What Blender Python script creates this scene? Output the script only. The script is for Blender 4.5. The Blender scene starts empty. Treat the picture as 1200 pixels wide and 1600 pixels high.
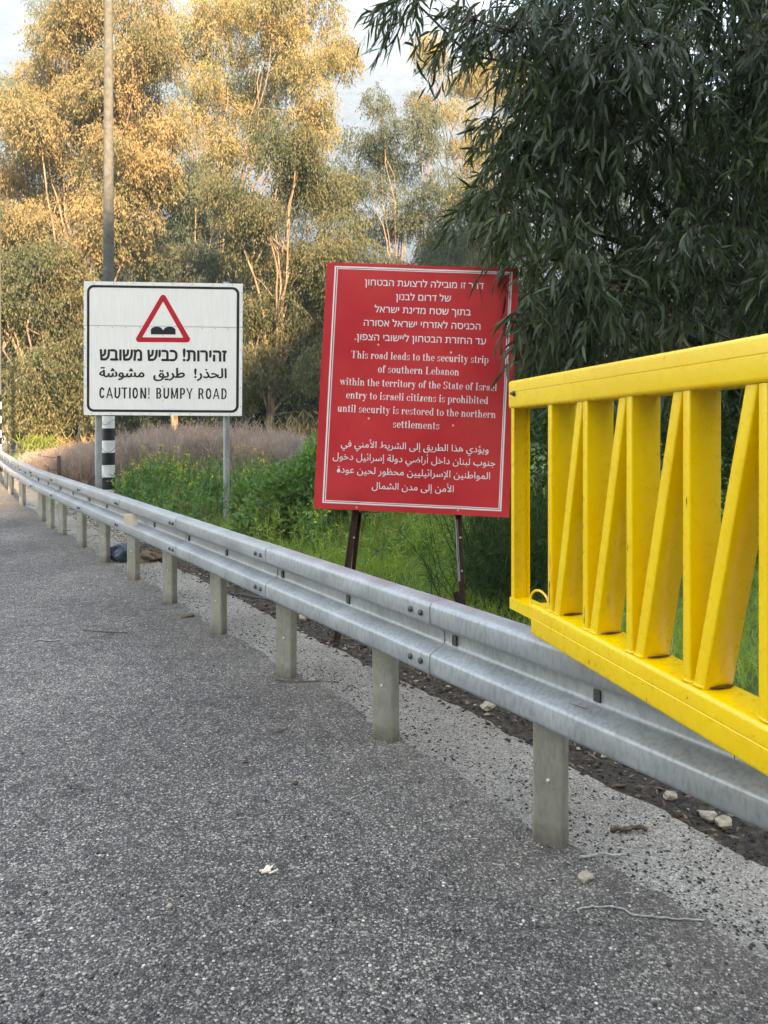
import bpy, bmesh, math, random
import numpy as np
from mathutils import Vector, Matrix
random.seed(7)
rng = np.random.default_rng(11)
S = bpy.context.scene
COL = S.collection
R = math.radians

# ------------------------------------------------------------------ camera, sky, sun, exposure
F = 1150.0          # focal length in pixels of the 1200 x 1600 photograph
CH = 1.55           # eye height
cam = bpy.data.cameras.new('camera')
cam.sensor_fit = 'VERTICAL'; cam.sensor_height = 36.0
cam.lens = 36.0 * F / 1600.0
cam.shift_y = -150.0 / 1600.0
cam.clip_start = 0.05; cam.clip_end = 6000
co = bpy.data.objects.new('camera', cam); COL.objects.link(co)
co.location = (0, 0, CH); co.rotation_euler = (R(90), 0, 0)
S.camera = co

SUN_EL = 24.0
SUN_TRAVEL = np.array([-0.42, 0.907])         # horizontal direction in which the light travels
az = math.atan2(-SUN_TRAVEL[0], -SUN_TRAVEL[1])  # clockwise from +Y, where the sun stands
world = bpy.data.worlds.new('World'); S.world = world; world.use_nodes = True
wn = world.node_tree.nodes; wl = world.node_tree.links
bgn = wn['Background']; sky = wn.new('ShaderNodeTexSky')
sky.sky_type = 'NISHITA'; sky.sun_disc = False
sky.sun_elevation = R(SUN_EL); sky.sun_rotation = az
sky.air_density = 1.2; sky.dust_density = 1.0; sky.ozone_density = 1.0
wl.new(sky.outputs[0], bgn.inputs[0]); bgn.inputs[1].default_value = 0.10
sl = bpy.data.lights.new('sun', 'SUN'); sl.energy = 5.0; sl.angle = R(0.6); sl.color = (1.0, 0.84, 0.60)
so = bpy.data.objects.new('sun', sl); COL.objects.link(so); so.location = (30, -60, 60)
tv = Vector((SUN_TRAVEL[0]*math.cos(R(SUN_EL)), SUN_TRAVEL[1]*math.cos(R(SUN_EL)), -math.sin(R(SUN_EL))))
so.rotation_euler = tv.to_track_quat('-Z', 'Y').to_euler()
S.view_settings.view_transform = 'Standard'; S.view_settings.look = 'None'
S.view_settings.exposure = 3.27; S.view_settings.gamma = 1.0
S.view_settings.use_curve_mapping = False
S.view_settings.use_white_balance = True; S.view_settings.white_balance_temperature = 8300; S.view_settings.white_balance_tint = 22
HAZE = 0.0006
S.cycles.use_denoising = True
S.cycles.max_bounces = 6; S.cycles.diffuse_bounces = 3; S.cycles.glossy_bounces = 3
S.cycles.transmission_bounces = 4; S.cycles.volume_bounces = 1
S.cycles.sample_clamp_indirect = 6.0

def W(px, py, Y):
    return Vector(((px-600)/F*Y, Y, CH-(py-650)/F*Y))
def G(px, py, z=0.0):
    Y = (CH-z)*F/(py-650)
    return Vector(((px-600)/F*Y, Y, z))

# ------------------------------------------------------------------ node helpers
def newmat(name):
    m = bpy.data.materials.new(name); m.use_nodes = True
    nt = m.node_tree; return m, nt, nt.nodes['Principled BSDF']
class N:
    def __init__(s, nt): s.nt = nt
    def n(s, t, **k):
        x = s.nt.nodes.new(t)
        for a, b in k.items():
            if a.startswith('i_'):
                key = a[2:]; x.inputs[int(key) if key.isdigit() else key.replace('_', ' ')].default_value = b
            else: setattr(x, a, b)
        return x
    def l(s, a, b): s.nt.links.new(a, b)
    def coord(s):
        return s.n('ShaderNodeNewGeometry').outputs['Position']
    def ocoord(s):
        return s.n('ShaderNodeTexCoord').outputs['Object']
    def noise(s, scale, detail=4, vec=None, rough=.55):
        x = s.n('ShaderNodeTexNoise'); x.inputs['Scale'].default_value = scale; x.inputs['Detail'].default_value = detail
        x.inputs['Roughness'].default_value = rough
        s.l(vec if vec is not None else s.coord(), x.inputs['Vector']); return x.outputs['Fac']
    def voro(s, scale, vec=None, feature='F1'):
        x = s.n('ShaderNodeTexVoronoi', feature=feature); x.inputs['Scale'].default_value = scale
        s.l(vec if vec is not None else s.coord(), x.inputs['Vector']); return x
    def ramp(s, fac, stops, interp='LINEAR'):
        x = s.n('ShaderNodeValToRGB'); x.color_ramp.interpolation = interp
        e = x.color_ramp.elements
        while len(e) < len(stops): e.new(0.5)
        for i, (p, c) in enumerate(stops):
            e[i].position = p; e[i].color = (c if len(c) == 4 else (*c, 1))
        s.l(fac, x.inputs[0]); return x.outputs[0]
    def mix(s, fac, a, b, mode='MIX'):
        x = s.n('ShaderNodeMix', data_type='RGBA', blend_type=mode)
        if isinstance(fac, (int, float)): x.inputs[0].default_value = fac
        else: s.l(fac, x.inputs[0])
        for v, i in ((a, 6), (b, 7)):
            if isinstance(v, tuple): x.inputs[i].default_value = (*v[:3], 1)
            else: s.l(v, x.inputs[i])
        return x.outputs[2]
    def math(s, op, a, b=0.0):
        x = s.n('ShaderNodeMath', operation=op)
        for v, i in ((a, 0), (b, 1)):
            if isinstance(v, (int, float)): x.inputs[i].default_value = v
            else: s.l(v, x.inputs[i])
        return x.outputs[0]
    def bump(s, h, strength, dist, bsdf, normal=None):
        x = s.n('ShaderNodeBump'); x.inputs['Strength'].default_value = strength; x.inputs['Distance'].default_value = dist
        s.l(h, x.inputs['Height'])
        if normal is not None: s.l(normal, x.inputs['Normal'])
        s.l(x.outputs[0], bsdf.inputs['Normal']); return x.outputs[0]
g3 = lambda v: (v, v, v)

def simple(name, col, rough=.6, metal=0.0, var=.25, scale=8, bump=0.0, bscale=60, spec=.5):
    m, nt, b = newmat(name); q = N(nt)
    n = q.noise(scale, 5)
    dark = tuple(c*(1-var) for c in col); lite = tuple(min(1, c*(1+var)) for c in col)
    c = q.ramp(n, [(.3, dark), (.7, lite)])
    q.l(c, b.inputs['Base Color']); b.inputs['Roughness'].default_value = rough; b.inputs['Metallic'].default_value = metal
    b.inputs['Specular IOR Level'].default_value = spec
    if bump: q.bump(q.noise(bscale, 4), bump, .004, b)
    return m

def m_asphalt():
    m, nt, b = newmat('asphalt_chippings'); q = N(nt)
    v1 = q.voro(148); v2 = q.voro(300); v3 = q.voro(60)
    sp = q.n('ShaderNodeSeparateColor'); q.l(v1.outputs['Color'], sp.inputs[0])
    sp2 = q.n('ShaderNodeSeparateColor'); q.l(v2.outputs['Color'], sp2.inputs[0])
    base = q.ramp(sp.outputs[0], [(0, g3(.012)), (.30, g3(.035)), (.52, (.082, .082, .085)), (.72, (.16, .16, .16)), (.86, (.38, .37, .35)), (1, (.75, .72, .67))])
    fine = q.ramp(sp2.outputs[0], [(0, g3(.02)), (.5, g3(.085)), (.8, g3(.20)), (1, (.48, .47, .44))])
    c = q.mix(.45, base, fine)
    d = q.ramp(v1.outputs['Distance'], [(.30, g3(1)), (.62, g3(.45))])
    c = q.mix(.55, c, d, 'MULTIPLY')
    big = q.ramp(q.noise(.9, 5), [(.35, g3(.78)), (.65, g3(1.22))])
    c = q.mix(1.0, c, big, 'MULTIPLY')
    mid = q.ramp(q.noise(11, 4), [(.38, g3(.62)), (.55, g3(1.08))])
    c = q.mix(.6, c, mid, 'MULTIPLY')
    sp3 = q.n('ShaderNodeSeparateColor'); q.l(v3.outputs['Color'], sp3.inputs[0])
    pale = q.math('MULTIPLY', q.math('GREATER_THAN', sp3.outputs[1], .975), q.math('LESS_THAN', v3.outputs['Distance'], .30))
    c = q.mix(pale, c, (.62, .59, .52))
    # soil and dust trodden over the edge beside the posts, and faint worn patches
    vd = q.n('ShaderNodeVectorMath', operation='DOT_PRODUCT'); q.l(q.coord(), vd.inputs[0]); vd.inputs[1].default_value = (.821, .5706, 0)
    off = q.math('SUBTRACT', vd.outputs['Value'], .603*.821+2.668*.5706)
    off = q.math('ADD', off, q.math('MULTIPLY', q.math('SUBTRACT', q.noise(2.3, 5), .5), .9))
    mr = q.n('ShaderNodeMapRange'); q.l(off, mr.inputs[0]); mr.inputs[1].default_value = -.55; mr.inputs[2].default_value = .12; mr.inputs[3].default_value = 0; mr.inputs[4].default_value = .62
    c = q.mix(mr.outputs[0], c, q.mix(.5, c, q.ramp(q.noise(40, 6, rough=.7), [(.35, (.05, .04, .03)), (.7, (.22, .19, .15))])))
    worn = q.ramp(q.noise(.55, 3), [(.42, g3(.82)), (.6, g3(1.12))]); c = q.mix(1.0, c, worn, 'MULTIPLY')
    spots = q.ramp(q.noise(3.6, 2), [(.70, g3(1)), (.76, g3(.5))]); c = q.mix(1.0, c, spots, 'MULTIPLY')
    c = q.mix(1.0, c, (1.25, 1.14, 1.03), 'MULTIPLY')
    q.l(c, b.inputs['Base Color']); b.inputs['Roughness'].default_value = .8
    h = q.math('ADD', q.math('MULTIPLY', q.math('SUBTRACT', 1.0, v1.outputs['Distance']), 1.0), q.math('MULTIPLY', sp.outputs[1], .7))
    h = q.math('ADD', h, q.math('MULTIPLY', q.math('SUBTRACT', 1.0, v2.outputs['Distance']), .45))
    q.bump(h, .9, .005, b)
    return m
def m_shoulder():
    m, nt, b = newmat('pale_concrete_shoulder'); q = N(nt)
    v1 = q.voro(170); v2 = q.voro(105)
    sp = q.n('ShaderNodeSeparateColor'); q.l(v1.outputs['Color'], sp.inputs[0])
    c = q.ramp(sp.outputs[0], [(0, (.13, .11, .085)), (.3, (.22, .192, .155)), (.7, (.30, .268, .22)), (1, (.46, .42, .36))])
    sp2 = q.n('ShaderNodeSeparateColor'); q.l(v2.outputs['Color'], sp2.inputs[0])
    thr = q.ramp(q.noise(2.2, 4), [(.35, g3(.98)), (.65, g3(.80))])
    dk = q.math('MULTIPLY', q.math('GREATER_THAN', sp2.outputs[0], thr), q.math('LESS_THAN', v2.outputs['Distance'], .42))
    c = q.mix(dk, c, (.035, .034, .036))
    big = q.ramp(q.noise(1.3, 6), [(.35, g3(.75)), (.65, g3(1.1))])
    c = q.mix(1.0, c, big, 'MULTIPLY')
    q.l(c, b.inputs['Base Color']); b.inputs['Roughness'].default_value = .9
    h = q.math('ADD', q.math('MULTIPLY', dk, 1.6), q.math('MULTIPLY', sp.outputs[1], .5))
    q.bump(h, .8, .004, b)
    return m
def m_soil():
    m, nt, b = newmat('dark_littered_soil'); q = N(nt)
    n = q.noise(30, 8, rough=.7); c = q.ramp(n, [(.3, (.018, .013, .010)), (.52, (.06, .045, .034)), (.7, (.13, .10, .075)), (.82, (.26, .22, .17))])
    q.l(c, b.inputs['Base Color']); b.inputs['Roughness'].default_value = .95
    q.bump(n, 1.0, .03, b); return m
def m_ground():
    m, nt, b = newmat('verge_earth_and_turf'); q = N(nt)
    n = q.noise(.5, 6); c = q.ramp(n, [(.35, (.06, .10, .02)), (.5, (.09, .15, .03)), (.68, (.15, .15, .06))])
    n2 = q.noise(18, 6, rough=.7); c = q.mix(.7, c, q.ramp(n2, [(.3, g3(.4)), (.7, g3(1.4))]), 'MULTIPLY')
    q.l(c, b.inputs['Base Color']); b.inputs['Roughness'].default_value = .95
    q.bump(n2, 1.0, .05, b); return m
def m_pale_gravel():
    m, nt, b = newmat('pale_limestone_gravel'); q = N(nt)
    v = q.voro(22); sp = q.n('ShaderNodeSeparateColor'); q.l(v.outputs['Color'], sp.inputs[0])
    c = q.ramp(sp.outputs[0], [(0, (.10, .08, .06)), (.4, (.26, .22, .17)), (1, (.5, .45, .37))])
    q.l(c, b.inputs['Base Color']); b.inputs['Roughness'].default_value = .9
    q.bump(q.math('SUBTRACT', 1.0, v.outputs['Distance']), 1.0, .03, b); return m
def m_galv(name='galvanised_steel', base=(.345, .355, .355), warm=False):
    m, nt, b = newmat(name); q = N(nt)
    mp = q.n('ShaderNodeMapping'); q.l(q.coord(), mp.inputs[0]); mp.inputs['Scale'].default_value = (1, 1, .35)
    n = q.noise(70, 2, mp.outputs[0]); n2 = q.noise(6, 5)
    if warm: base = tuple(base)
    d = tuple(c*(.94 if warm else .9) for c in base); l = tuple(min(1, c*1.12) for c in base); hi = tuple(min(1, c*(1.15 if warm else 1.22)) for c in base)
    c = q.ramp(n, [(.35, d), (.55, l), (.64, l), (.72, hi)])
    c = q.mix(.8, c, q.ramp(n2, [(.3, g3(.78)), (.7, g3(1.15))]), 'MULTIPLY')
    if warm:
        c = q.mix(q.ramp(q.noise(9, 5), [(.42, g3(0)), (.7, g3(.5))]), c, (.27, .24, .18))
        sx = q.n('ShaderNodeSeparateXYZ'); q.l(q.coord(), sx.inputs[0])
        zz = q.math('ADD', sx.outputs[2], q.math('MULTIPLY', q.math('SUBTRACT', q.noise(25, 5, rough=.7), .5), .16))
        mr = q.n('ShaderNodeMapRange'); q.l(zz, mr.inputs[0]); mr.inputs[1].default_value = .10; mr.inputs[2].default_value = 0.0; mr.inputs[3].default_value = 0; mr.inputs[4].default_value = .75
        c = q.mix(mr.outputs[0], c, (.12, .10, .075))
        sp_ = q.ramp(q.noise(55, 4, rough=.7), [(.66, g3(0)), (.72, g3(.6))]); c = q.mix(sp_, c, (.10, .09, .07))
    q.l(c, b.inputs['Base Color']); b.inputs['Metallic'].default_value = .38
    q.l(q.ramp(n2, [(.3, g3(.36)), (.7, g3(.52))]), b.inputs['Roughness'])
    return m
def m_yellow():
    m, nt, b = newmat('glossy_yellow_paint'); q = N(nt)
    n = q.noise(5, 5); n2 = q.noise(38, 6, rough=.7)
    c = q.ramp(n, [(.3, (.89, .52, .004)), (.7, (.93, .60, .008))])
    c = q.mix(.55, c, q.ramp(n2, [(.32, (.97, .965, .955)), (.6, g3(1.0))]), 'MULTIPLY')
    mp = q.n('ShaderNodeMapping'); q.l(q.coord(), mp.inputs[0]); mp.inputs['Scale'].default_value = (9, 9, 1.3)
    st = q.ramp(q.noise(3.2, 6, mp.outputs[0]), [(.66, g3(0)), (.74, g3(.4))])
    c = q.mix(st, c, (.34, .20, .05))
    chips = q.math('GREATER_THAN', q.noise(30, 5, rough=.7), .74)
    c = q.mix(chips, c, (.05, .02, .01))
    q.l(c, b.inputs['Base Color'])
    q.l(q.ramp(n2, [(.3, g3(.22)), (.7, g3(.38))]), b.inputs['Roughness'])
    b.inputs['Coat Weight'].default_value = .35; b.inputs['Coat Roughness'].default_value = .15
    q.bump(q.noise(40, 3), .08, .002, b, ); return m
def m_red():
    m, nt, b = newmat('faded_red_sheet'); q = N(nt)
    n = q.noise(1.6, 4); n2 = q.noise(240, 2)
    c = q.ramp(n, [(.3, (.58, .026, .034)), (.7, (.70, .055, .058))])
    c = q.mix(.35, c, q.ramp(n2, [(.3, g3(.75)), (.7, g3(1.15))]), 'MULTIPLY')
    q.l(c, b.inputs['Base Color']); b.inputs['Roughness'].default_value = .36; b.inputs['Specular IOR Level'].default_value = .3
    q.bump(q.noise(4.5, 3), .35, .015, b); return m
def m_white_sheet():
    m, nt, b = newmat('aged_white_reflective_sheet'); q = N(nt)
    mp = q.n('ShaderNodeMapping'); q.l(q.coord(), mp.inputs[0]); mp.inputs['Scale'].default_value = (14, 14, 1.2)
    n = q.noise(2.5, 6, mp.outputs[0])
    c = q.ramp(n, [(.3, (.85, .825, .77)), (.65, (.90, .88, .83))])
    q.l(c, b.inputs['Base Color']); b.inputs['Roughness'].default_value = .38
    return m
def m_leaf(name, stops, trans=.35, rough=.55, spec=.35, gscale=None, tcol=None):
    m, nt, b = newmat(name); q = N(nt)
    at = q.n('ShaderNodeAttribute', attribute_name='tint')
    fac = at.outputs['Fac']
    c = q.ramp(fac, stops)
    if gscale:
        c = q.mix(.75, c, q.ramp(q.noise(gscale, 3), [(.35, (.72, .86, .84)), (.65, (1.22, 1.08, .9))]), 'MULTIPLY')
    q.l(c, b.inputs['Base Color']); b.inputs['Roughness'].default_value = rough
    b.inputs['Specular IOR Level'].default_value = spec
    t = q.n('ShaderNodeBsdfTranslucent')
    q.l(q.mix(1.0, c, tcol or (1.15, 1.2, .6), 'MULTIPLY'), t.inputs['Color'])
    ms = q.n('ShaderNodeMixShader'); ms.inputs[0].default_value = trans
    q.l(b.outputs[0], ms.inputs[1]); q.l(t.outputs[0], ms.inputs[2])
    q.l(ms.outputs[0], nt.nodes['Material Output'].inputs[0]); return m
def m_bark(name, a, b_, sc=6):
    m, nt, b = newmat(name); q = N(nt)
    mp = q.n('ShaderNodeMapping'); q.l(q.coord(), mp.inputs[0]); mp.inputs['Scale'].default_value = (1, 1, .25)
    n = q.noise(sc, 6, mp.outputs[0]); q.l(q.ramp(n, [(.35, a), (.65, b_)]), b.inputs['Base Color'])
    b.inputs['Roughness'].default_value = .85; q.bump(n, .5, .03, b); return m
def m_mountain():
    m, nt, b = newmat('limestone_mountainside'); q = N(nt)
    mp = q.n('ShaderNodeMapping'); q.l(q.coord(), mp.inputs[0]); mp.inputs['Scale'].default_value = (1, 1, 1.6)
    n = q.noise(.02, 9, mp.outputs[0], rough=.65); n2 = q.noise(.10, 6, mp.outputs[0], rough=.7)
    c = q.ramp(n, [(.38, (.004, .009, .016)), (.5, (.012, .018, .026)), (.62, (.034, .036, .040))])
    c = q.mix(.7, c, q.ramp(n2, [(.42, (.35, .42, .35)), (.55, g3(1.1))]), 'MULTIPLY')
    q.l(c, b.inputs['Base Color']); b.inputs['Roughness'].default_value = .95
    q.bump(n, .8, 12, b); return m

M = {}
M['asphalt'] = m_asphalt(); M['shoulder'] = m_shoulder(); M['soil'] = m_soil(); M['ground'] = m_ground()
M['gravel'] = m_pale_gravel(); M['galv'] = m_galv(); M['post'] = m_galv('weathered_zinc_post', (.36, .34, .28), True)
M['yellow'] = m_yellow(); M['red'] = m_red(); M['white'] = m_white_sheet()
M['print_white'] = simple('white_print', (.80, .79, .79), .4, var=.05)
M['print_black'] = simple('black_print', (.012, .012, .013), .4, var=.1)
M['print_red'] = simple('red_print', (.58, .010, .025), .35, var=.1)
M['rust'] = simple('rusty_steel', (.055, .026, .018), .85, .2, .5, 30, .5)
M['rustpaint'] = simple('rust_bleed', (.10, .035, .012), .9, 0, .6, 60, .4)
M['bolt'] = simple('dark_bolt_steel', (.10, .095, .09), .5, .7, .3, 60)
M['boltlite'] = simple('zinc_screw_head', (.62, .58, .50), .4, .5, .3, 60)
M['hole'] = simple('slot_shadow_steel', (.03, .03, .03), .8, 0, .3)
M['conc'] = simple('grey_concrete_pole', (.105, .108, .095), .9, 0, .3, 14, .5, 120)
M['bandw'] = simple('white_band_paint', (.74, .73, .69), .6, 0, .12, 10)
M['bandb'] = simple('black_band_paint', (.014, .014, .016), .5, 0, .3, 10)
M['tape'] = simple('reflector_cream', (.70, .60, .47), .3, 0, .1, 20)
M['bag'] = simple('blue_black_plastic', (.028, .048, .07), .25, 0, .5, 20, .6, 30)
M['string'] = simple('pale_nylon_string', (.34, .34, .31), .7, 0, .4, 60)
M['stone'] = simple('limestone_lump', (.36, .31, .23), .9, 0, .35, 25, .6, 60)
M['chipd'] = simple('dark_bitumen_chip', (.030, .030, .032), .7, 0, .4, 200)
M['chipp'] = simple('pale_stone_chip', (.42, .40, .36), .8, 0, .4, 90)
M['stick'] = simple('brown_stick', (.11, .075, .05), .9, 0, .5, 40, .5)
M['litter'] = simple('brown_dry_litter', (.15, .105, .065), .9, 0, .6, 12)
M['hutwall'] = simple('grey_blue_hut_wall', (.11, .12, .14), .8, 0, .3, 3)
M['hutroof'] = simple('cream_hut_roof', (.55, .50, .42), .7, 0, .1, 3)
M['glass'] = simple('dull_window_glass', (.20, .23, .25), .15, 0, .1, 3)
M['wire'] = simple('dark_fence_steel', (.07, .065, .055), .7, .4, .2)
M['bark_pale'] = m_bark('pale_peeling_bark', (.10, .075, .055), (.34, .24, .165))
M['bark_dark'] = m_bark('dark_bark', (.028, .022, .018), (.085, .068, .055), 14)
M['leaf_near'] = m_leaf('dark_eucalyptus_leaf', [(0, (.020, .034, .014)), (.5, (.048, .074, .032)), (.85, (.09, .12, .055)), (1, (.17, .19, .06))], .3, .45, .4)
M['leaf_gold'] = m_leaf('golden_eucalyptus_leaf', [(0, (.15, .145, .075)), (.4, (.30, .255, .125)), (.8, (.41, .33, .165)), (1, (.44, .29, .16))], .4, .6, .3, .35)
M['leaf_tan'] = m_leaf('tan_eucalyptus_leaf', [(0, (.13, .13, .07)), (.4, (.25, .21, .11)), (.8, (.36, .27, .15)), (1, (.42, .25, .15))], .4, .6, .3, .35)
M['leaf_olive'] = m_leaf('olive_eucalyptus_leaf', [(0, (.06, .075, .04)), (.5, (.125, .13, .068)), (.85, (.21, .185, .095)), (1, (.30, .20, .11))], .4, .6, .3, .4)  # olive leaf, darkened so its colour also carries shade on the lower crowns
M['leaf_grey'] = m_leaf('grey_green_eucalyptus_leaf', [(0, (.07, .095, .07)), (.6, (.125, .15, .105)), (1, (.22, .22, .13))], .4, .6, .3, .4)
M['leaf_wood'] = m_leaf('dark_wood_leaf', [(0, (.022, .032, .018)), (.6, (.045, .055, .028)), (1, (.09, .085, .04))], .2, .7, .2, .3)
M['leaf_bush'] = m_leaf('fresh_green_leaf', [(0, (.07, .15, .045)), (.6, (.13, .26, .08)), (1, (.22, .36, .10))], .35, .5, .4, 1.6)
M['leaf_darkbush'] = m_leaf('deep_green_leaf', [(0, (.028, .06, .025)), (.6, (.06, .125, .045)), (1, (.13, .21, .06))], .3, .55, .3, 1.6)
M['grass'] = m_leaf('bright_grass', [(0, (.17, .27, .06)), (.6, (.32, .46, .11)), (.92, (.48, .55, .20)), (1, (.62, .56, .36))], .5, .5, .3, .9, (1.1, 1.2, .5))
M['reed'] = m_leaf('lime_reed', [(0, (.12, .17, .03)), (1, (.26, .30, .07))], .4, .6, .2)
M['dry'] = m_leaf('straw_reed', [(0, (.20, .13, .06)), (1, (.42, .30, .15))], .3, .7, .2)
M['brush'] = m_leaf('mauve_dry_twig', [(0, (.32, .235, .20)), (.6, (.52, .40, .355)), (1, (.68, .56, .46))], .15, .85, .1, .5, (1.1, .9, .9))
M['flower'] = simple('yellow_petals', (.75, .62, .05), .6, 0, .15, 30)
M['mountain'] = m_mountain()

# ------------------------------------------------------------------ object helpers
def tag(o, label=None, cat=None, group=None, kind=None):
    if label: o['label'] = label
    if cat: o['category'] = cat
    if group: o['group'] = group
    if kind: o['kind'] = kind
    return o
def thing(name, loc, label, cat, group=None):
    o = bpy.data.objects.new(name, None); COL.objects.link(o); o.location = loc; o.empty_display_size = .1
    return tag(o, label, cat, group)
def link(name, me, mat, parent=None, world=True):
    """link a mesh whose vertices are in world coordinates; parent keeps it in place"""
    o = bpy.data.objects.new(name, me); COL.objects.link(o)
    if mat is not None:
        if len(me.materials) == 0: me.materials.append(mat)
    if parent is not None:
        o.parent = parent
        if world:
            off = Vector((0, 0, 0)); p = parent
            while p is not None: off += p.location; p = p.parent
            o.location = -off
    return o
class MB:
    def __init__(s): s.v = []; s.f = []
    def add(s, v, f):
        k = len(s.v); s.v += [tuple(p) for p in v]; s.f += [tuple(i+k for i in q) for q in f]; return s
    def box(s, c, ax, ay, az):
        """box centred on c with half vectors ax ay az"""
        c, ax, ay, az = map(Vector, (c, ax, ay, az)); v = []
        for i in (-1, 1):
            for j in (-1, 1):
                for k in (-1, 1): v.append(c+ax*i+ay*j+az*k)
        return s.add(v, [(0, 1, 3, 2), (4, 6, 7, 5), (0, 4, 5, 1), (2, 3, 7, 6), (0, 2, 6, 4), (1, 5, 7, 3)])
    def tube(s, pts, rad, n=8, caps=True):
        pts = [Vector(p) for p in pts]
        if isinstance(rad, (int, float)): rad = [rad]*len(pts)
        k = len(s.v); up = None; rings = []
        for i, p in enumerate(pts):
            d = (pts[min(i+1, len(pts)-1)]-pts[max(i-1, 0)])
            if d.length < 1e-9: d = Vector((0, 0, 1))
            d.normalize()
            if up is None: up = d.orthogonal().normalized()
            a = (up-d*up.dot(d))
            a = a.normalized() if a.length > 1e-6 else d.orthogonal().normalized()
            up = a; b = d.cross(a)
            for j in range(n):
                t = 2*math.pi*j/n; s.v.append(tuple(p+(a*math.cos(t)+b*math.sin(t))*rad[i]))
        for i in range(len(pts)-1):
            for j in range(n):
                s.f.append((k+i*n+j, k+i*n+(j+1) % n, k+(i+1)*n+(j+1) % n, k+(i+1)*n+j))
        if caps:
            s.f.append(tuple(k+j for j in reversed(range(n)))); e = k+(len(pts)-1)*n
            s.f.append(tuple(e+j for j in range(n)))
        return s
    def sweep(s, prof, frames, closed=True, caps=True):
        """prof: list of (a,b); frames: list of (origin, A, B)"""
        k = len(s.v); n = len(prof)
        for o, A, B in frames:
            for a, b in prof: s.v.append(tuple(Vector(o)+Vector(A)*a+Vector(B)*b))
        m = n if closed else n-1
        for i in range(len(frames)-1):
            for j in range(m):
                s.f.append((k+i*n+j, k+i*n+(j+1) % n, k+(i+1)*n+(j+1) % n, k+(i+1)*n+j))
        if closed and caps:
            s.f.append(tuple(k+j for j in reversed(range(n)))); e = k+(len(frames)-1)*n
            s.f.append(tuple(e+j for j in range(n)))
        return s
    def mesh(s, name, smooth=None):
        me = bpy.data.meshes.new(name); me.from_pydata(s.v, [], s.f); me.update()
        bm = bmesh.new(); bm.from_mesh(me); bmesh.ops.recalc_face_normals(bm, faces=bm.faces); bm.to_mesh(me); bm.free()
        if smooth:
            me.shade_smooth(); me.set_sharp_from_angle(angle=R(smooth))
        return me
    def build(s, name, mat, parent=None, smooth=None):
        return link(name, s.mesh(name, smooth), mat, parent)
def rrect(w, h, r, n=4):
    pts = []
    for cx, cy, a0 in ((w/2-r, h/2-r, 0), (-w/2+r, h/2-r, 90), (-w/2+r, -h/2+r, 180), (w/2-r, -h/2+r, 270)):
        for i in range(n+1):
            t = R(a0+90*i/n); pts.append((cx+r*math.cos(t), cy+r*math.sin(t)))
    return pts
def np_mesh(name, V, FA, tint=None, loops=4, smooth=False):
    """V (n,3) float, FA (m,loops) int, tint per face"""
    me = bpy.data.meshes.new(name)
    V = np.asarray(V, np.float32); FA = np.asarray(FA, np.int32)
    me.vertices.add(len(V)); me.vertices.foreach_set('co', V.ravel())
    me.loops.add(FA.size); me.loops.foreach_set('vertex_index', FA.ravel())
    me.polygons.add(len(FA)); me.polygons.foreach_set('loop_start', np.arange(0, FA.size, loops, dtype=np.int32))
    me.update(calc_edges=True)
    if tint is not None:
        a = me.attributes.new('tint', 'FLOAT', 'FACE'); a.data.foreach_set('value', np.asarray(tint, np.float32))
    if smooth: me.shade_smooth()
    return me
def norm(a): return a/np.maximum(np.linalg.norm(a, axis=1, keepdims=True), 1e-9)
def rvec(n): return norm(rng.normal(size=(n, 3)))

def leaf_quads(P, D, L, Wd, bend=None):
    """rhombic leaves: one quad each"""
    n = len(P); side = norm(np.cross(D, rvec(n)))
    mid = P+D*(L*.45)[:, None]
    V = np.stack([P, mid+side*(Wd/2)[:, None], P+D*L[:, None], mid-side*(Wd/2)[:, None]], 1).reshape(-1, 3)
    return V, np.arange(n*4).reshape(n, 4)
def leaf_long(P, D, L, Wd):
    """lance shaped bent leaves: 8 verts, 3 quads (ends pinched)"""
    n = len(P); side = norm(np.cross(D, rvec(n))); nn = np.cross(side, D)
    bend = rng.normal(0, .10, n)*L; sick = rng.normal(0, .08, n)*L
    down = np.zeros((n, 3)); down[:, 2] = -1
    def at(t, w):
        c = P+D*(L*t)[:, None]+nn*(bend*4*t*(1-t))[:, None]+side*(sick*4*t*(1-t))[:, None]+down*(L*.18*t*t)[:, None]
        return c+side*(Wd*w/2)[:, None], c-side*(Wd*w/2)[:, None]
    rows = [at(0, .12), at(.28, .95), at(.62, .8), at(1.0, .04)]
    V = np.stack([x for r in rows for x in r], 1).reshape(-1, 3)
    b = (np.arange(n)*8)[:, None]
    Fq = np.concatenate([b+np.array([[0, 2, 3, 1]]), b+np.array([[2, 4, 5, 3]]), b+np.array([[4, 6, 7, 5]])], 1).reshape(-1, 4)
    return V, Fq
def tubes_np(A, B, ra, rb, n=3):
    """straight tapered twigs from A to B"""
    m = len(A); d = norm(B-A); a = norm(np.cross(d, rvec(m))); b = np.cross(d, a)
    V = []
    for P, r in ((A, ra), (B, rb)):
        for j in range(n):
            t = 2*math.pi*j/n; V.append(P+(a*math.cos(t)+b*math.sin(t))*np.broadcast_to(r, (m,))[:, None])
    V = np.stack(V, 1).reshape(-1, 3); k = (np.arange(m)*2*n)[:, None]
    Fq = np.concatenate([k+np.array([[j, (j+1) % n, n+(j+1) % n, n+j]]) for j in range(n)], 1).reshape(-1, 4)
    return V, Fq
def join(parts):
    V = []; Fs = []; k = 0
    for v, f in parts: V.append(v); Fs.append(f+k); k += len(v)
    return np.concatenate(V), np.concatenate(Fs)

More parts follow.
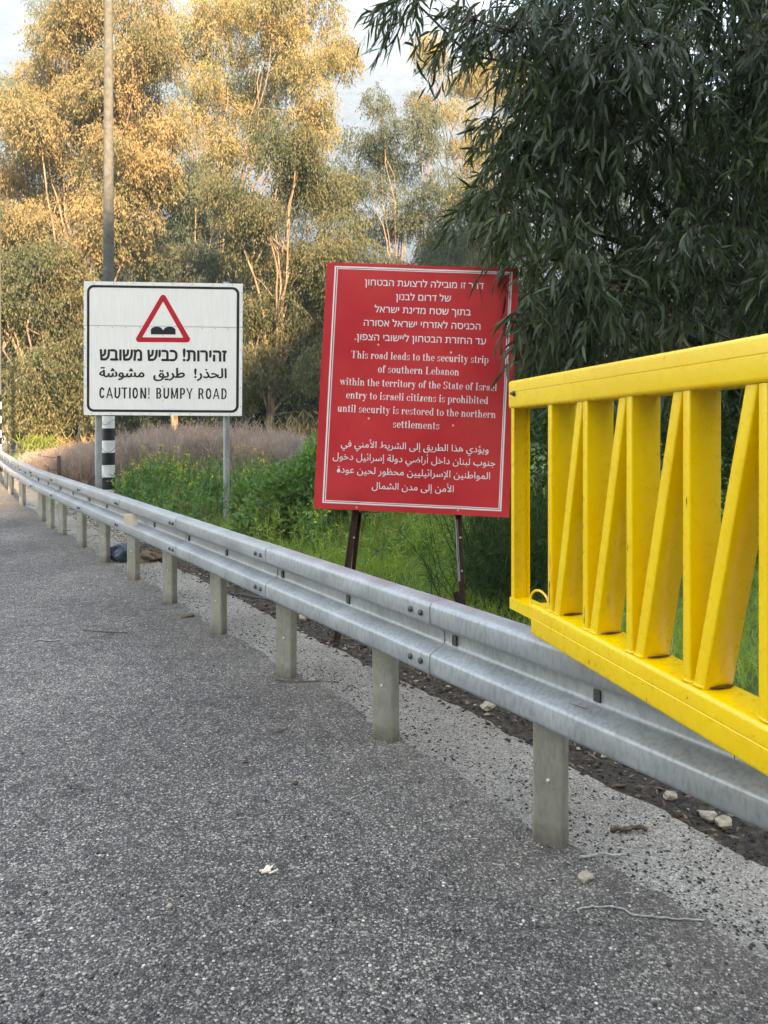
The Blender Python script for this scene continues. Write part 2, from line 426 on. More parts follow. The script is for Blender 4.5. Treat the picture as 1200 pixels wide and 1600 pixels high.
# ------------------------------------------------------------------ road frame: post line
P0 = Vector((.603, 2.668, 0)); T = Vector((-.594, .855, 0)); SP = T.length; T.normalize(); NR = Vector((T.y, -T.x, 0))
PL = [P0+T*(-8), P0, P0+T*(7*SP), Vector((-5.0, 10.75, 0)), Vector((-6.45, 13.05, 0)), Vector((-7.6, 14.95, 0)), Vector((-8.75, 16.9, 0)), Vector((-10.6, 20.2, 0)), Vector((-19, 36, 0)), Vector((-60, 110, 0))]
def polyline_at(pl, b):
    out = []
    for i, p in enumerate(pl):
        d = (pl[min(i+1, len(pl)-1)]-pl[max(i-1, 0)]).normalized(); out.append(p+Vector((d.y, -d.x, 0))*b)
    return out
def resample(pl, step):
    out = [pl[0]]
    for a, b in zip(pl, pl[1:]):
        n = max(1, int((b-a).length/step))
        for i in range(1, n+1): out.append(a.lerp(b, i/n))
    return out
def ribbon(name, b0, b1, z, mat, jit=(0, 0), step=.06, far=25):
    A = resample(polyline_at(PL[:8], b0), step); n = len(A)
    mb = MB(); L = []; Rr = []
    ph = random.random()*10
    c = resample(PL[:8], step)
    for i, p in enumerate(c):
        d = (c[min(i+1, len(c)-1)]-c[max(i-1, 0)]).normalized(); nn = Vector((d.y, -d.x, 0)); s = i*step
        w0 = jit[0]*(math.sin(s*1.9+ph)+.6*math.sin(s*5.3+ph*2)+.5*math.sin(s*13+ph)+random.uniform(-.5, .5))
        w1 = jit[1]*(math.sin(s*1.7+ph+2)+.6*math.sin(s*4.7+ph)+.5*math.sin(s*11+ph)+random.uniform(-.5, .5))
        L.append(p+nn*(b0+w0)+Vector((0, 0, z))); Rr.append(p+nn*(b1+w1)+Vector((0, 0, z)))
    n = len(L); mb.add(L+Rr, [(i, i+1, n+i+1, n+i) for i in range(n-1)])
    me = mb.mesh(name)
    return tag(link(name, me, mat), kind='structure')

# ground: one sheet to the horizon
GX = 1150
mb = MB(); mb.add([(-GX, -GX, -.02), (GX, -GX, -.02), (GX, GX, -.02), (-GX, GX, -.02)], [(0, 1, 2, 3)])
tag(mb.build('ground', M['ground']), kind='structure')

mb = MB(); a_ = polyline_at(PL[:8], -.4)[2:]; b_ = polyline_at(PL[:8], 1.9)[2:]
mb.add([p+Vector((0, 0, .001)) for p in a_+b_], [(i, i+1, len(a_)+i+1, len(a_)+i) for i in range(len(a_)-1)])
tag(mb.build('gravel_verge', M['gravel']), kind='structure')
ribbon('soil_strip', .42, 1.75, -.004, M['soil'], (0, .06), .08)
ribbon('concrete_shoulder', -.5, .515, .002, M['shoulder'], (0, .02), .05)
# asphalt: edge ragged near the post line, reaching far to the left
c = resample(PL, .05 if True else 1)
c = resample(PL[:8], .05)+[PL[8], PL[9]]
L = []; 
for i, p in enumerate(c):
    d = (c[min(i+1, len(c)-1)]-c[max(i-1, 0)]).normalized(); nn = Vector((d.y, -d.x, 0)); s = i*.05
    w = .022*(math.sin(s*2.1)+.7*math.sin(s*5.9+1)+.5*math.sin(s*17)+random.uniform(-.8, .8))
    L.append(p+nn*(.06+w)+Vector((0, 0, .008)))
mb = MB(); n = len(L)
far = [p+Vector((-9 if i < n-2 else -14, -3, 0)) for i, p in enumerate(L)]
mb.add(L+far, [(i, n+i, n+i+1, i+1) for i in range(n-1)])
tag(mb.build('road', M['asphalt']), kind='structure')

# mountain and an unseen ridge added behind the camera, shaped to shade near ground
def fbm1(x, seed=0):
    return sum(math.sin(x*f+seed*k)*a for k, (f, a) in enumerate(((.9, 1), (2.1, .5), (4.7, .28), (9.3, .15), (21, .08)), 1))
def mountain():
    prof = [(-2600, 60), (-1700, 420), (-900, 640), (-400, 650), (-120, 600), (-40, 560), (20, 508), (70, 480), (160, 455), (420, 330), (900, 170), (1800, 60), (2400, 20)]
    D = 850.0; nx, ny = 240, 60; V = []; Fq = []
    xs = np.linspace(-1120, 1120, nx)
    for j in range(ny):
        t = j/(ny-1)
        for x in xs:
            h = np.interp(x, [p[0] for p in prof], [p[1] for p in prof])
            h = h*(t**.85)
            k = min(1, t*3)
            w = 14*fbm1(x*.012+t*4, 3)*k+10*fbm1(x*.03+t*9, 5)*k*(1-.5*t)+5*fbm1(x*.09-t*17, 2)*k*.6
            V.append((x*1.0, D-560*(1-t)*.55+25*fbm1(x*.006+t*3, 7)*(1-t), h+w-8*(1-k)))
    for j in range(ny-1):
        for i in range(nx-1):
            a = j*nx+i; Fq.append((a, a+1, a+nx+1, a+nx))
    return tag(link('mountain', np_mesh('mountain', V, Fq, smooth=True), M['mountain']), kind='structure')
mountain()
t_el = math.tan(R(SUN_EL)); tx, ty = SUN_TRAVEL/np.linalg.norm(SUN_TRAVEL); ux, uy = ty, -tx   # u runs to the right of the light
def shade_top(u):
    """height of the shadow's top over the line s = 0"""
    pts = [(-400, 60), (-60, 22), (-20, 9), (-6, 4.3), (-.3, 5.0), (.2, 9.6), (3, 11.5), (6, 15.5), (9, 18.6), (14, 23), (27, 37), (60, 47), (200, 70), (500, 60)]
    return float(np.interp(u, [p[0] for p in pts], [p[1] for p in pts]))
def ridge():
    S0 = 75.0; nu, ns = 220, 26; V = []; Fq = []
    us = np.concatenate([np.linspace(-420, -60, 30), np.linspace(-58, 80, 150), np.linspace(85, 480, 40)])
    for j in range(ns):
        t = j/(ns-1); s = -S0+34-t*150
        for u in us:
            top = shade_top(u)+S0*t_el
            g = math.exp(-((s+S0)/26.0)**2) if s > -S0 else 1-.15*((-s-S0)/116)**2
            z = top*g+.35*fbm1(u*1.3, 4)*(g > .9)
            if j == 0: z = -1
            V.append((u*ux+s*tx, u*uy+s*ty, z))
    for j in range(ns-1):
        for i in range(nu-1):
            a = j*nu+i; Fq.append((a, a+1, a+nu+1, a+nu))
    return tag(link('shade_ridge', np_mesh('shade_ridge', V, Fq, smooth=True), M['ground']), kind='structure')
ridge()

# ------------------------------------------------------------------ guardrail
guard = thing('guardrail', (P0.x, P0.y, 0), 'long grey galvanised double-wave guardrail on steel posts along the road edge', 'guardrail')
ZR = .632
wp = [(.004, .1555), (.034, .1545), (.064, .151), (.075, .147), (.081, .140), (.083, .131), (.083, .073), (.081, .065), (.075, .059), (.016, .033), (.008, .028), (.005, .022), (.004, .014)]
wp = wp+[(o, -z) for o, z in reversed(wp)]
th = .004
prof = wp+[(o-th, z) for o, z in reversed(wp)]
RAILPL = polyline_at(PL[:8], -.055)
cum = [0]
for a, b in zip(RAILPL, RAILPL[1:]): cum.append(cum[-1]+(b-a).length)
def rail_pt(s):
    s = max(0, min(cum[-1], s))
    for i in range(len(cum)-1):
        if s <= cum[i+1]: break
    a, b = RAILPL[i], RAILPL[i+1]; t = (s-cum[i])/(cum[i+1]-cum[i])
    # smooth the direction near the kinks
    d = (b-a).normalized()
    return a.lerp(b, t), d
def frame(s, extra=0):
    p, _ = rail_pt(s); q0, _ = rail_pt(s-.4); q1, _ = rail_pt(s+.4); d = (q1-q0).normalized()
    n = Vector((-d.y, d.x, 0)); return p, n, d   # n toward the road
s_of = lambda n_: 8.0+n_*SP      # post number -> distance along the rail
splices = [-3.6, -1.85, .68, 2.28, 3.88, 5.45, 7.08]
splices = [8.0+.527+1.54*k for k in range(-5, 5)]
x = splices[-1]
while x < cum[-1]-2: x += 1.54; splices.append(x)
rndb = random.Random(3)
for k in range(len(splices)-1):
    a, b = splices[k]-.0, splices[k+1]+.16
    if k == len(splices)-2: b = splices[-1]
    nseg = 14; fr = []
    for i in range(nseg+1):
        s = a+(b-a)*i/nseg; p, n, d = frame(s)
        lift = .0045*(1-i/nseg)            # each beam laps over the next one
        fr.append((p+n*(lift)+Vector((0, 0, ZR)), n, Vector((0, 0, 1))))
    beam = MB().sweep(prof, fr).build('rail_beam', M['galv'], guard, 35)
    # splice bolts and post slots
    for ds in (.035, .105):
        for z in (.10, -.10):
            p, n, d = frame(splices[k]+ds+.02); c0 = p+n*(.083+.006)+Vector((0, 0, ZR+z))
            MB().tube([c0-n*.004, c0+n*.007, c0+n*.010], [.013, .012, .007], 10).build('bolt', M['bolt'], beam, 40)
post_prof = []
def c_post():
    w, dd, lip, r = .118, .055, .018, .012; t = .005
    out = [(-w/2, -dd/2), (-w/2, dd/2-r), (-w/2+r*.3, dd/2-r*.3), (-w/2+r, dd/2), (w/2-r, dd/2), (w/2-r*.3, dd/2-r*.3), (w/2, dd/2-r), (w/2, -dd/2), (w/2-lip, -dd/2), (w/2-lip, -dd/2+t), (w/2-t, -dd/2+t), (w/2-t, dd/2-t), (-w/2+t, dd/2-t), (-w/2+t, -dd/2+t), (-w/2+lip, -dd/2+t), (-w/2+lip, -dd/2)]
    return out
cp = c_post()
post_me = MB().sweep(cp, [((0, 0, -.15), (1, 0, 0), (0, 1, 0)), ((0, 0, .60), (1, 0, 0), (0, 1, 0))]).mesh('post')
post_me.materials.append(M['post'])
extra_posts = [Vector((-4.19, 9.58, 0)), Vector((-4.58, 10.10, 0)), Vector((-5.02, 10.80, 0)), Vector((-6.25, 12.72, 0)), Vector((-7.35, 14.5, 0)), Vector((-8.2, 16.0, 0))]
plist = [P0+T*(SP*k) for k in range(-4, 8)]+extra_posts
head_me = MB().tube([(0, 0, 0), (0, .004, 0), (0, .006, 0)], [.008, .0075, .004], 8).mesh('rivet'); head_me.materials.append(M['boltlite'])
slot_me = MB().box((0, 0, 0), (.013, 0, 0), (0, .004, 0), (0, 0, .020)).mesh('slot'); slot_me.materials.append(M['bolt'])
for i, p in enumerate(plist):
    face = math.atan2(-.50, .86)+random.uniform(-.04, .04)     # wide face turned toward traffic
    o = bpy.data.objects.new('post', post_me); COL.objects.link(o); o.parent = guard
    o.location = (p.x-P0.x, p.y-P0.y, 0); o.rotation_euler = (random.uniform(-.008, .008), random.uniform(-.012, .012), face+math.pi)
    h = bpy.data.objects.new('rivet', head_me); COL.objects.link(h); h.parent = o; h.location = (random.uniform(-.01, .01), dd_ if False else .0275, .26+random.uniform(-.03, .03))
for k in range(-8, 30):
    s = 8.0+.527-.02+.77*k-.05*(k % 2 == 0)
    if s > cum[-1]-1: break
    p, n, d = frame(s)
    o = bpy.data.objects.new('slot_washer', slot_me); COL.objects.link(o); o.parent = guard
    o.location = p+n*.010+Vector((0, 0, ZR))-Vector((P0.x, P0.y, 0)); o.rotation_euler = (0, 0, math.atan2(d.y, d.x))
# clip-on reflector
p, n, d = frame(s_of(4.55))
rf = MB().box(p+n*.10+Vector((0, 0, ZR+.01)), (d*.25+n*.97)*.055, (d*.97-n*.25)*.004, Vector((0, 0, .052))).build('reflector', M['tape'], guard)
rf['label'] = 'cream rectangular reflector plate clipped in the rail valley'

# ------------------------------------------------------------------ yellow swing gate
GL = Vector((.446, 2.63, 0)); GU = Vector((.2727, -.9621, 0)).normalized(); GN = Vector((-GU.y*-1, 0, 0))
GN = Vector((GU.y, -GU.x, 0)); 
if GN.x > 0: GN = -GN          # toward the road
ZB = .818; SLOPE = .0387
def gp(s, w, z): return GL+GU*s-GN*w+Vector((0, 0, z+SLOPE*s*min(1, max(0, (z-ZB)/.857))**1.0))    # w: away from the road
gate = thing('barrier_gate', (GL+GU*2.9), 'glossy yellow steel swing gate with slanted braces standing open over the guardrail', 'gate')
SA, SBm = 0.0, 2.9
def beam(name, s0, s1, zc, w, h, wc, r=.012):
    pr = rrect(w, h, r)
    # shallow rolled seam on the road side (profile A = away from the road)
    pr2 = []
    for a, b in pr: pr2.append((a, b))
    i = 2*5   # after the second corner arc: left side, running down
    seam = [(-w/2, h*.10), (-w/2+.0016, h*.085), (-w/2+.0016, h*.065), (-w/2, h*.05)]
    pr2 = pr2[:i]+seam+pr2[i:]
    fr = [(gp(s, wc, zc), -GN, Vector((0, 0, 1))) for s in np.linspace(s0, s1, 12)]
    return MB().sweep(pr2, fr).build(name, M['yellow'], gate, 32)
H = .857
beam('top_beam', SA, SBm, ZB+H-.05, .10, .100, .05)
beam('bottom_beam', .176, SBm, ZB+.052, .115, .104, .055)
bars = [.269, .480, .698, .925, 1.160, 1.39, 1.62, 1.85, 2.08, 2.31, 2.54]
def bar(name, s0a, s0b, s1a, s1b, w0, w1, z0, z1):
    """flat tube from [s0a,s0b] at z0 to [s1a,s1b] at z1, w0..w1 away from the road, edges eased"""
    e = .004; mb = MB()
    def ring(sa, sb, z, dz=0):
        return [gp(sa+e, w0, z), gp(sb-e, w0, z), gp(sb-e*.3, w0+e*.3, z), gp(sb, w0+e, z), gp(sb, w1-e, z), gp(sb-e, w1, z), gp(sa+e, w1, z), gp(sa, w1-e, z), gp(sa, w0+e, z), gp(sa+e*.3, w0+e*.3, z)]
    a = ring(s0a, s0b, z0); b = ring(s1a, s1b, z1); n = len(a)
    mb.add(a+b, [(j, (j+1) % n, n+(j+1) % n, n+j) for j in range(n)]+[tuple(range(n))[::-1], tuple(range(n, 2*n))])
    return mb.build(name, M['yellow'], gate, 50)
z0, z1 = ZB+.104-.002, ZB+H-.10+.002
bt = .027
def weld(c, ax, ay, big):
    pts = []
    for q in range(25):
        t = 2*math.pi*q/24; ca, sa = math.cos(t), math.sin(t)
        ka = math.copysign(abs(ca)**.35, ca); ks = math.copysign(abs(sa)**.35, sa)
        pts.append(c+ax*ka+ay*ks+Vector((0, 0, random.uniform(-.0008, .0012))))
    return MB().tube(pts, [random.uniform(.0026, .0042) for _ in pts], 6, False)
for i, s in enumerate(bars):
    b_ = bar('vertical_bar', s, s+bt, s, s+bt, .008, .098, z0, z1)
    weld(gp(s+bt/2, .053, z0+.004), GU*(bt/2+.001), GN*.046, 1).build('weld_seam', M['yellow'], b_, 50)
    if i < len(bars)-1:
        s2 = bars[i+1]
        d_ = bar('diagonal_brace', s+bt+.004, s+bt+.042, s2-.040, s2-.004, .012, .094, z0, z1)
        weld(gp(s+bt+.022, .053, z0+.004), GU*.019, GN*.043, 1).build('weld_seam', M['yellow'], d_, 50)
        rp = gp(s+bt+.0425, .060, z0+.0045)
        w_ = MB(); 
        w_.tube([rp+GN*.034+GU*.002, rp+GN*.01+GU*.005, rp-GN*.02+GU*.004, rp-GN*.036+GU*.001], [.0012, .0045 if i % 3 == 0 else .003, .0035 if i % 3 == 0 else .002, .001], 6)
        w_.build('rust_patch', M['rustpaint'], d_, 50)
# end channel at the free end: U section open towards the camera
w = .062
up = [(-.0, 0), (.022, 0), (.022, .004), (.004, .004), (.004, w-.004), (.022, w-.004), (.022, w), (0, w)]
fr = [(gp(.012, .004, z-SLOPE*.0), GU, -GN) for z in (ZB+.050, z1)]
MB().sweep(up, fr).build('end_channel', M['yellow'], gate)
# low flat plate that ties the channel to the bottom beam
pl = MB(); a = [gp(.002, .002, ZB+.046), gp(.19, .002, ZB+.050), gp(.19, .002, ZB+.088), gp(.002, .002, ZB+.086)]
b = [p-GN*.062 for p in a]
pl.add(a+b, [(0, 1, 2, 3), (7, 6, 5, 4), (0, 4, 5, 1), (1, 5, 6, 2), (2, 6, 7, 3), (3, 7, 4, 0)]).build('tie_plate', M['yellow'], gate)
# rod loop
lp = []
for q in range(15):
    t = R(-60+q*17); lp.append(gp(.165-.050*math.cos(t)*1.0, .02+.012*q/14*2, ZB+.100+.038*math.sin(t)+.004))
MB().tube(lp, .0045, 8).build('rod_loop', M['yellow'], gate, 60)
bp = gp(.045, -.001, ZB+H-.048)
bo = MB().tube([bp, bp+GN*.004, bp+GN*.0041, bp+GN*.014], [.010, .010, .0055, .005], 8).build('bolt', M['bolt'], gate)
def chip(px, py, ww, hh, name='paint_chip'):
    k = (px-600)/F; s_ = (GL.y*k-GL.x)/(GU.x-GU.y*k); p = GL+GU*s_; p = Vector((p.x, p.y, CH-(py-650)/F*p.y))+GN*.003
    rr_ = random.Random(int(px*7+py)); n_ = 9; pts = []
    for q_i in range(n_):
        t = 2*math.pi*q_i/n_; e = rr_.uniform(.55, 1.1); pts.append(p+GN*.0009+GU*(math.cos(t)*ww*e/2)+Vector((0, 0, math.sin(t)*hh*e/2)))
    c_ = MB().add(pts, [tuple(range(n_))]); return c_.build(name, M['rustpaint'], gate)
for a in ((922, 1034, .004, .016), (932, 1038, .0025, .014), (903, 1024, .003, .007), (1012, 1094, .003, .016), (1006, 1068, .004, .004), (1150, 1183, .004, .012), (1076, 1090, .003, .009),
          (808, 600+5, .003, .003), (1120, 640-25, .003, .004), (955, 600, .003, .003), (1040, 560, .004, .003), (868, 968, .003, .004), (985, 1010, .002, .006), (1180, 1150, .003, .004)):
    chip(*a)
def bar_streak(s0, z_a, z_b, w_, name='paint_chip'):
    rr_ = random.Random(int(s0*999)); zs_ = np.linspace(z_a, z_b, 7); L_ = []; R_ = []
    for z_ in zs_:
        e = rr_.uniform(.2, 1.0); c_ = s0+rr_.uniform(-.001, .001)
        L_.append(gp(c_-w_*e/2, .008-.0008, z_)); R_.append(gp(c_+w_*e/2, .008-.0008, z_))
    MB().add(L_+R_, [(i, i+1, 8+i, 7+i) for i in range(6)]).build(name, M['rustpaint'], gate)
bar_streak(bars[0]+.014, ZB+.13, ZB+.20, .005); bar_streak(bars[1]+.012, ZB+.12, ZB+.17, .004); bar_streak(bars[0]+.018, ZB+.24, ZB+.28, .003); bar_streak(bars[3]+.016, ZB+.5, ZB+.52, .004); bar_streak(bars[2]+.010, ZB+.36, ZB+.38, .003)
bar('hinge_bar', SBm-.06, SBm+.002, SBm-.06, SBm+.002, .008, .098, z0, z1)
hp = GL+GU*3.02-GN*.05
post = thing('gate_post', (hp.x, hp.y, 0), 'yellow steel post carrying the swing gate beside the road', 'post')
fr = [((hp.x, hp.y, z), GU, GN) for z in (0.0, 1.95)]
MB().sweep(rrect(.15, .15, .015), fr).build('shaft', M['yellow'], post, 32)
for z in (ZB+.16, ZB+H+.06):
    MB().box((hp.x-GU.x*.10, hp.y-GU.y*.10, z), GU*.05, GN*.03, Vector((0, 0, .03))).build('hinge', M['yellow'], post)

# ------------------------------------------------------------------ lettering
FORMS = {'ء': (0xFE80,), 'أ': (0xFE83, 0xFE84), 'ؤ': (0xFE85, 0xFE86), 'إ': (0xFE87, 0xFE88), 'ئ': (0xFE89, 0xFE8A, 0xFE8B, 0xFE8C), 'ا': (0xFE8D, 0xFE8E),
 'ب': (0xFE8F, 0xFE90, 0xFE91, 0xFE92), 'ة': (0xFE93, 0xFE94), 'ت': (0xFE95, 0xFE96, 0xFE97, 0xFE98), 'ج': (0xFE9D, 0xFE9E, 0xFE9F, 0xFEA0), 'ح': (0xFEA1, 0xFEA2, 0xFEA3, 0xFEA4),
 'خ': (0xFEA5, 0xFEA6, 0xFEA7, 0xFEA8), 'د': (0xFEA9, 0xFEAA), 'ذ': (0xFEAB, 0xFEAC), 'ر': (0xFEAD, 0xFEAE), 'س': (0xFEB1, 0xFEB2, 0xFEB3, 0xFEB4), 'ش': (0xFEB5, 0xFEB6, 0xFEB7, 0xFEB8),
 'ض': (0xFEBD, 0xFEBE, 0xFEBF, 0xFEC0), 'ط': (0xFEC1, 0xFEC2, 0xFEC3, 0xFEC4), 'ظ': (0xFEC5, 0xFEC6, 0xFEC7, 0xFEC8), 'ع': (0xFEC9, 0xFECA, 0xFECB, 0xFECC), 'ف': (0xFED1, 0xFED2, 0xFED3, 0xFED4),
 'ق': (0xFED5, 0xFED6, 0xFED7, 0xFED8), 'ل': (0xFEDD, 0xFEDE, 0xFEDF, 0xFEE0), 'م': (0xFEE1, 0xFEE2, 0xFEE3, 0xFEE4), 'ن': (0xFEE5, 0xFEE6, 0xFEE7, 0xFEE8), 'ه': (0xFEE9, 0xFEEA, 0xFEEB, 0xFEEC),
 'و': (0xFEED, 0xFEEE), 'ى': (0xFEEF, 0xFEF0), 'ي': (0xFEF1, 0xFEF2, 0xFEF3, 0xFEF4)}
LAMALEF = {'أ': (0xFEF7, 0xFEF8), 'إ': (0xFEF9, 0xFEFA), 'ا': (0xFEFB, 0xFEFC)}
def arabic(s):
    out = []; i = 0; joined = False
    while i < len(s):
        ch = s[i]
        if ch == 'ل' and i+1 < len(s) and s[i+1] in LAMALEF:
            out.append(chr(LAMALEF[s[i+1]][1 if joined else 0])); joined = False; i += 2; continue
        f = FORMS.get(ch)
        if f is None: out.append(ch); joined = False; i += 1; continue
        nxt = i+1 < len(s) and s[i+1] in FORMS and s[i+1] != 'ء'
        if len(f) == 4:
            k = (3 if joined else 2) if nxt else (1 if joined else 0); joined = nxt
        else: k = 1 if (joined and len(f) > 1) else 0; joined = False
        out.append(chr(f[k])); i += 1
    return ''.join(out)[::-1]
def text_mesh(s, bold=0.0, spacing=1.0):
    """outlines from the built-in font, each contour filled on its own level so that crossing strokes stay clean"""
    from mathutils.geometry import tessellate_polygon
    c = bpy.data.curves.new('t', 'FONT'); c.body = s; c.size = 1; c.resolution_u = 4; c.space_character = spacing
    c.fill_mode = 'NONE'
    o = bpy.data.objects.new('t', c); COL.objects.link(o)
    dg = bpy.context.evaluated_depsgraph_get(); dg.update(); me = bpy.data.meshes.new_from_object(o.evaluated_get(dg))
    co_ = [v.co.copy() for v in me.vertices]; nb = {}
    for e in me.edges:
        a, b = e.vertices; nb.setdefault(a, []).append(b); nb.setdefault(b, []).append(a)
    bpy.data.objects.remove(o); bpy.data.curves.remove(c); bpy.data.meshes.remove(me)
    seen = set(); loops = []
    for st in sorted(nb):
        if st in seen: continue
        lp = [st]; seen.add(st); cur = st; nxt = st+1 if st+1 in nb[st] else nb[st][0]
        while nxt not in seen:
            lp.append(nxt); seen.add(nxt); k = [q for q in nb[nxt] if q not in seen]
            if not k: break
            nxt = k[0]
        if len(lp) > 2: loops.append([co_[q] for q in lp])
    area = lambda l: sum(a.x*b.y-b.x*a.y for a, b in zip(l, l[1:]+l[:1]))/2
    def inside(p, l):
        w = False
        for a, b in zip(l, l[1:]+l[:1]):
            if (a.y > p.y) != (b.y > p.y) and p.x < (b.x-a.x)*(p.y-a.y)/(b.y-a.y)+a.x: w = not w
        return w
    holes = [l for l in loops if any(x is not l and area(x)*area(l) < 0 and abs(area(x)) > abs(area(l)) and all(inside(p, x) for p in l) for x in loops)]
    outer = [l for l in loops if not any(l is h for h in holes)]
    V = []; Fs = []; lev = 0
    for q, l in enumerate(outer):
        hs = [h for h in holes if all(inside(p, l) for p in h[::3])]
        if hs:      # only the smallest outline around a hole carries it
            hs = [h for h in hs if min((abs(area(x)), id(x)) for x in outer if inside(h[0], x))[1] == id(l)]
        pts = [p for g in [l]+hs for p in g]; b = len(V)
        V += [(p.x, p.y, q % 4) for p in pts]
        Fs += [tuple(b+i for i in t) for t in tessellate_polygon([[Vector((p.x, p.y, 0)) for p in g] for g in [l]+hs])]
    V0 = V; out = []; F2 = []
    for k, (dx, dy) in enumerate(((0, 0), (bold, 0), (-bold, 0), (0, bold*.7), (0, -bold*.7))):
        b = len(out); out += [(x+dx, y+dy, k*2.4+z*.6) for x, y, z in V0]; F2 += [tuple(i+b for i in f) for f in Fs]
    return out, F2
# own alphabets: a bold high-contrast roman and a condensed grotesque, in primitives
SH = .026; ST = .108; XH = .47; CAPH = .70
def r_(x0, y0, x1, y1): return ('p', [(x0, y0), (x1, y0), (x1, y1), (x0, y1)])
def q_(*p): return ('p', list(p))
def o_(cx, cy, rx, ry, tx, ty, a0=0, a1=360): return ('o', cx, cy, rx, ry, tx, ty, a0, a1)
def d_(x, y, r): return ('o', x, y, r, r, r-.001, r-.001, 0, 360)
def stem(x, y0, y1, foot=True, head='flag'):
    g = [r_(x, y0, x+ST, y1)]
    if foot: g.append(r_(x-.055, y0, x+ST+.055, y0+SH))
    if head == 'flag': g.append(q_((x-.06, y1-SH*1.4), (x+.01, y1-SH*1.4), (x+.01, y1), (x-.06, y1)))
    if head == 'serif': g.append(r_(x-.055, y1-SH, x+ST+.055, y1))
    return g
def arch(x0, x1):   # shoulder from one stem to the next
    w = x1+ST-x0-ST*.35; cx = x0+ST*.35+w/2
    return [o_(cx, XH-.17, w/2, .175, ST, SH*1.4, 0, 165)]
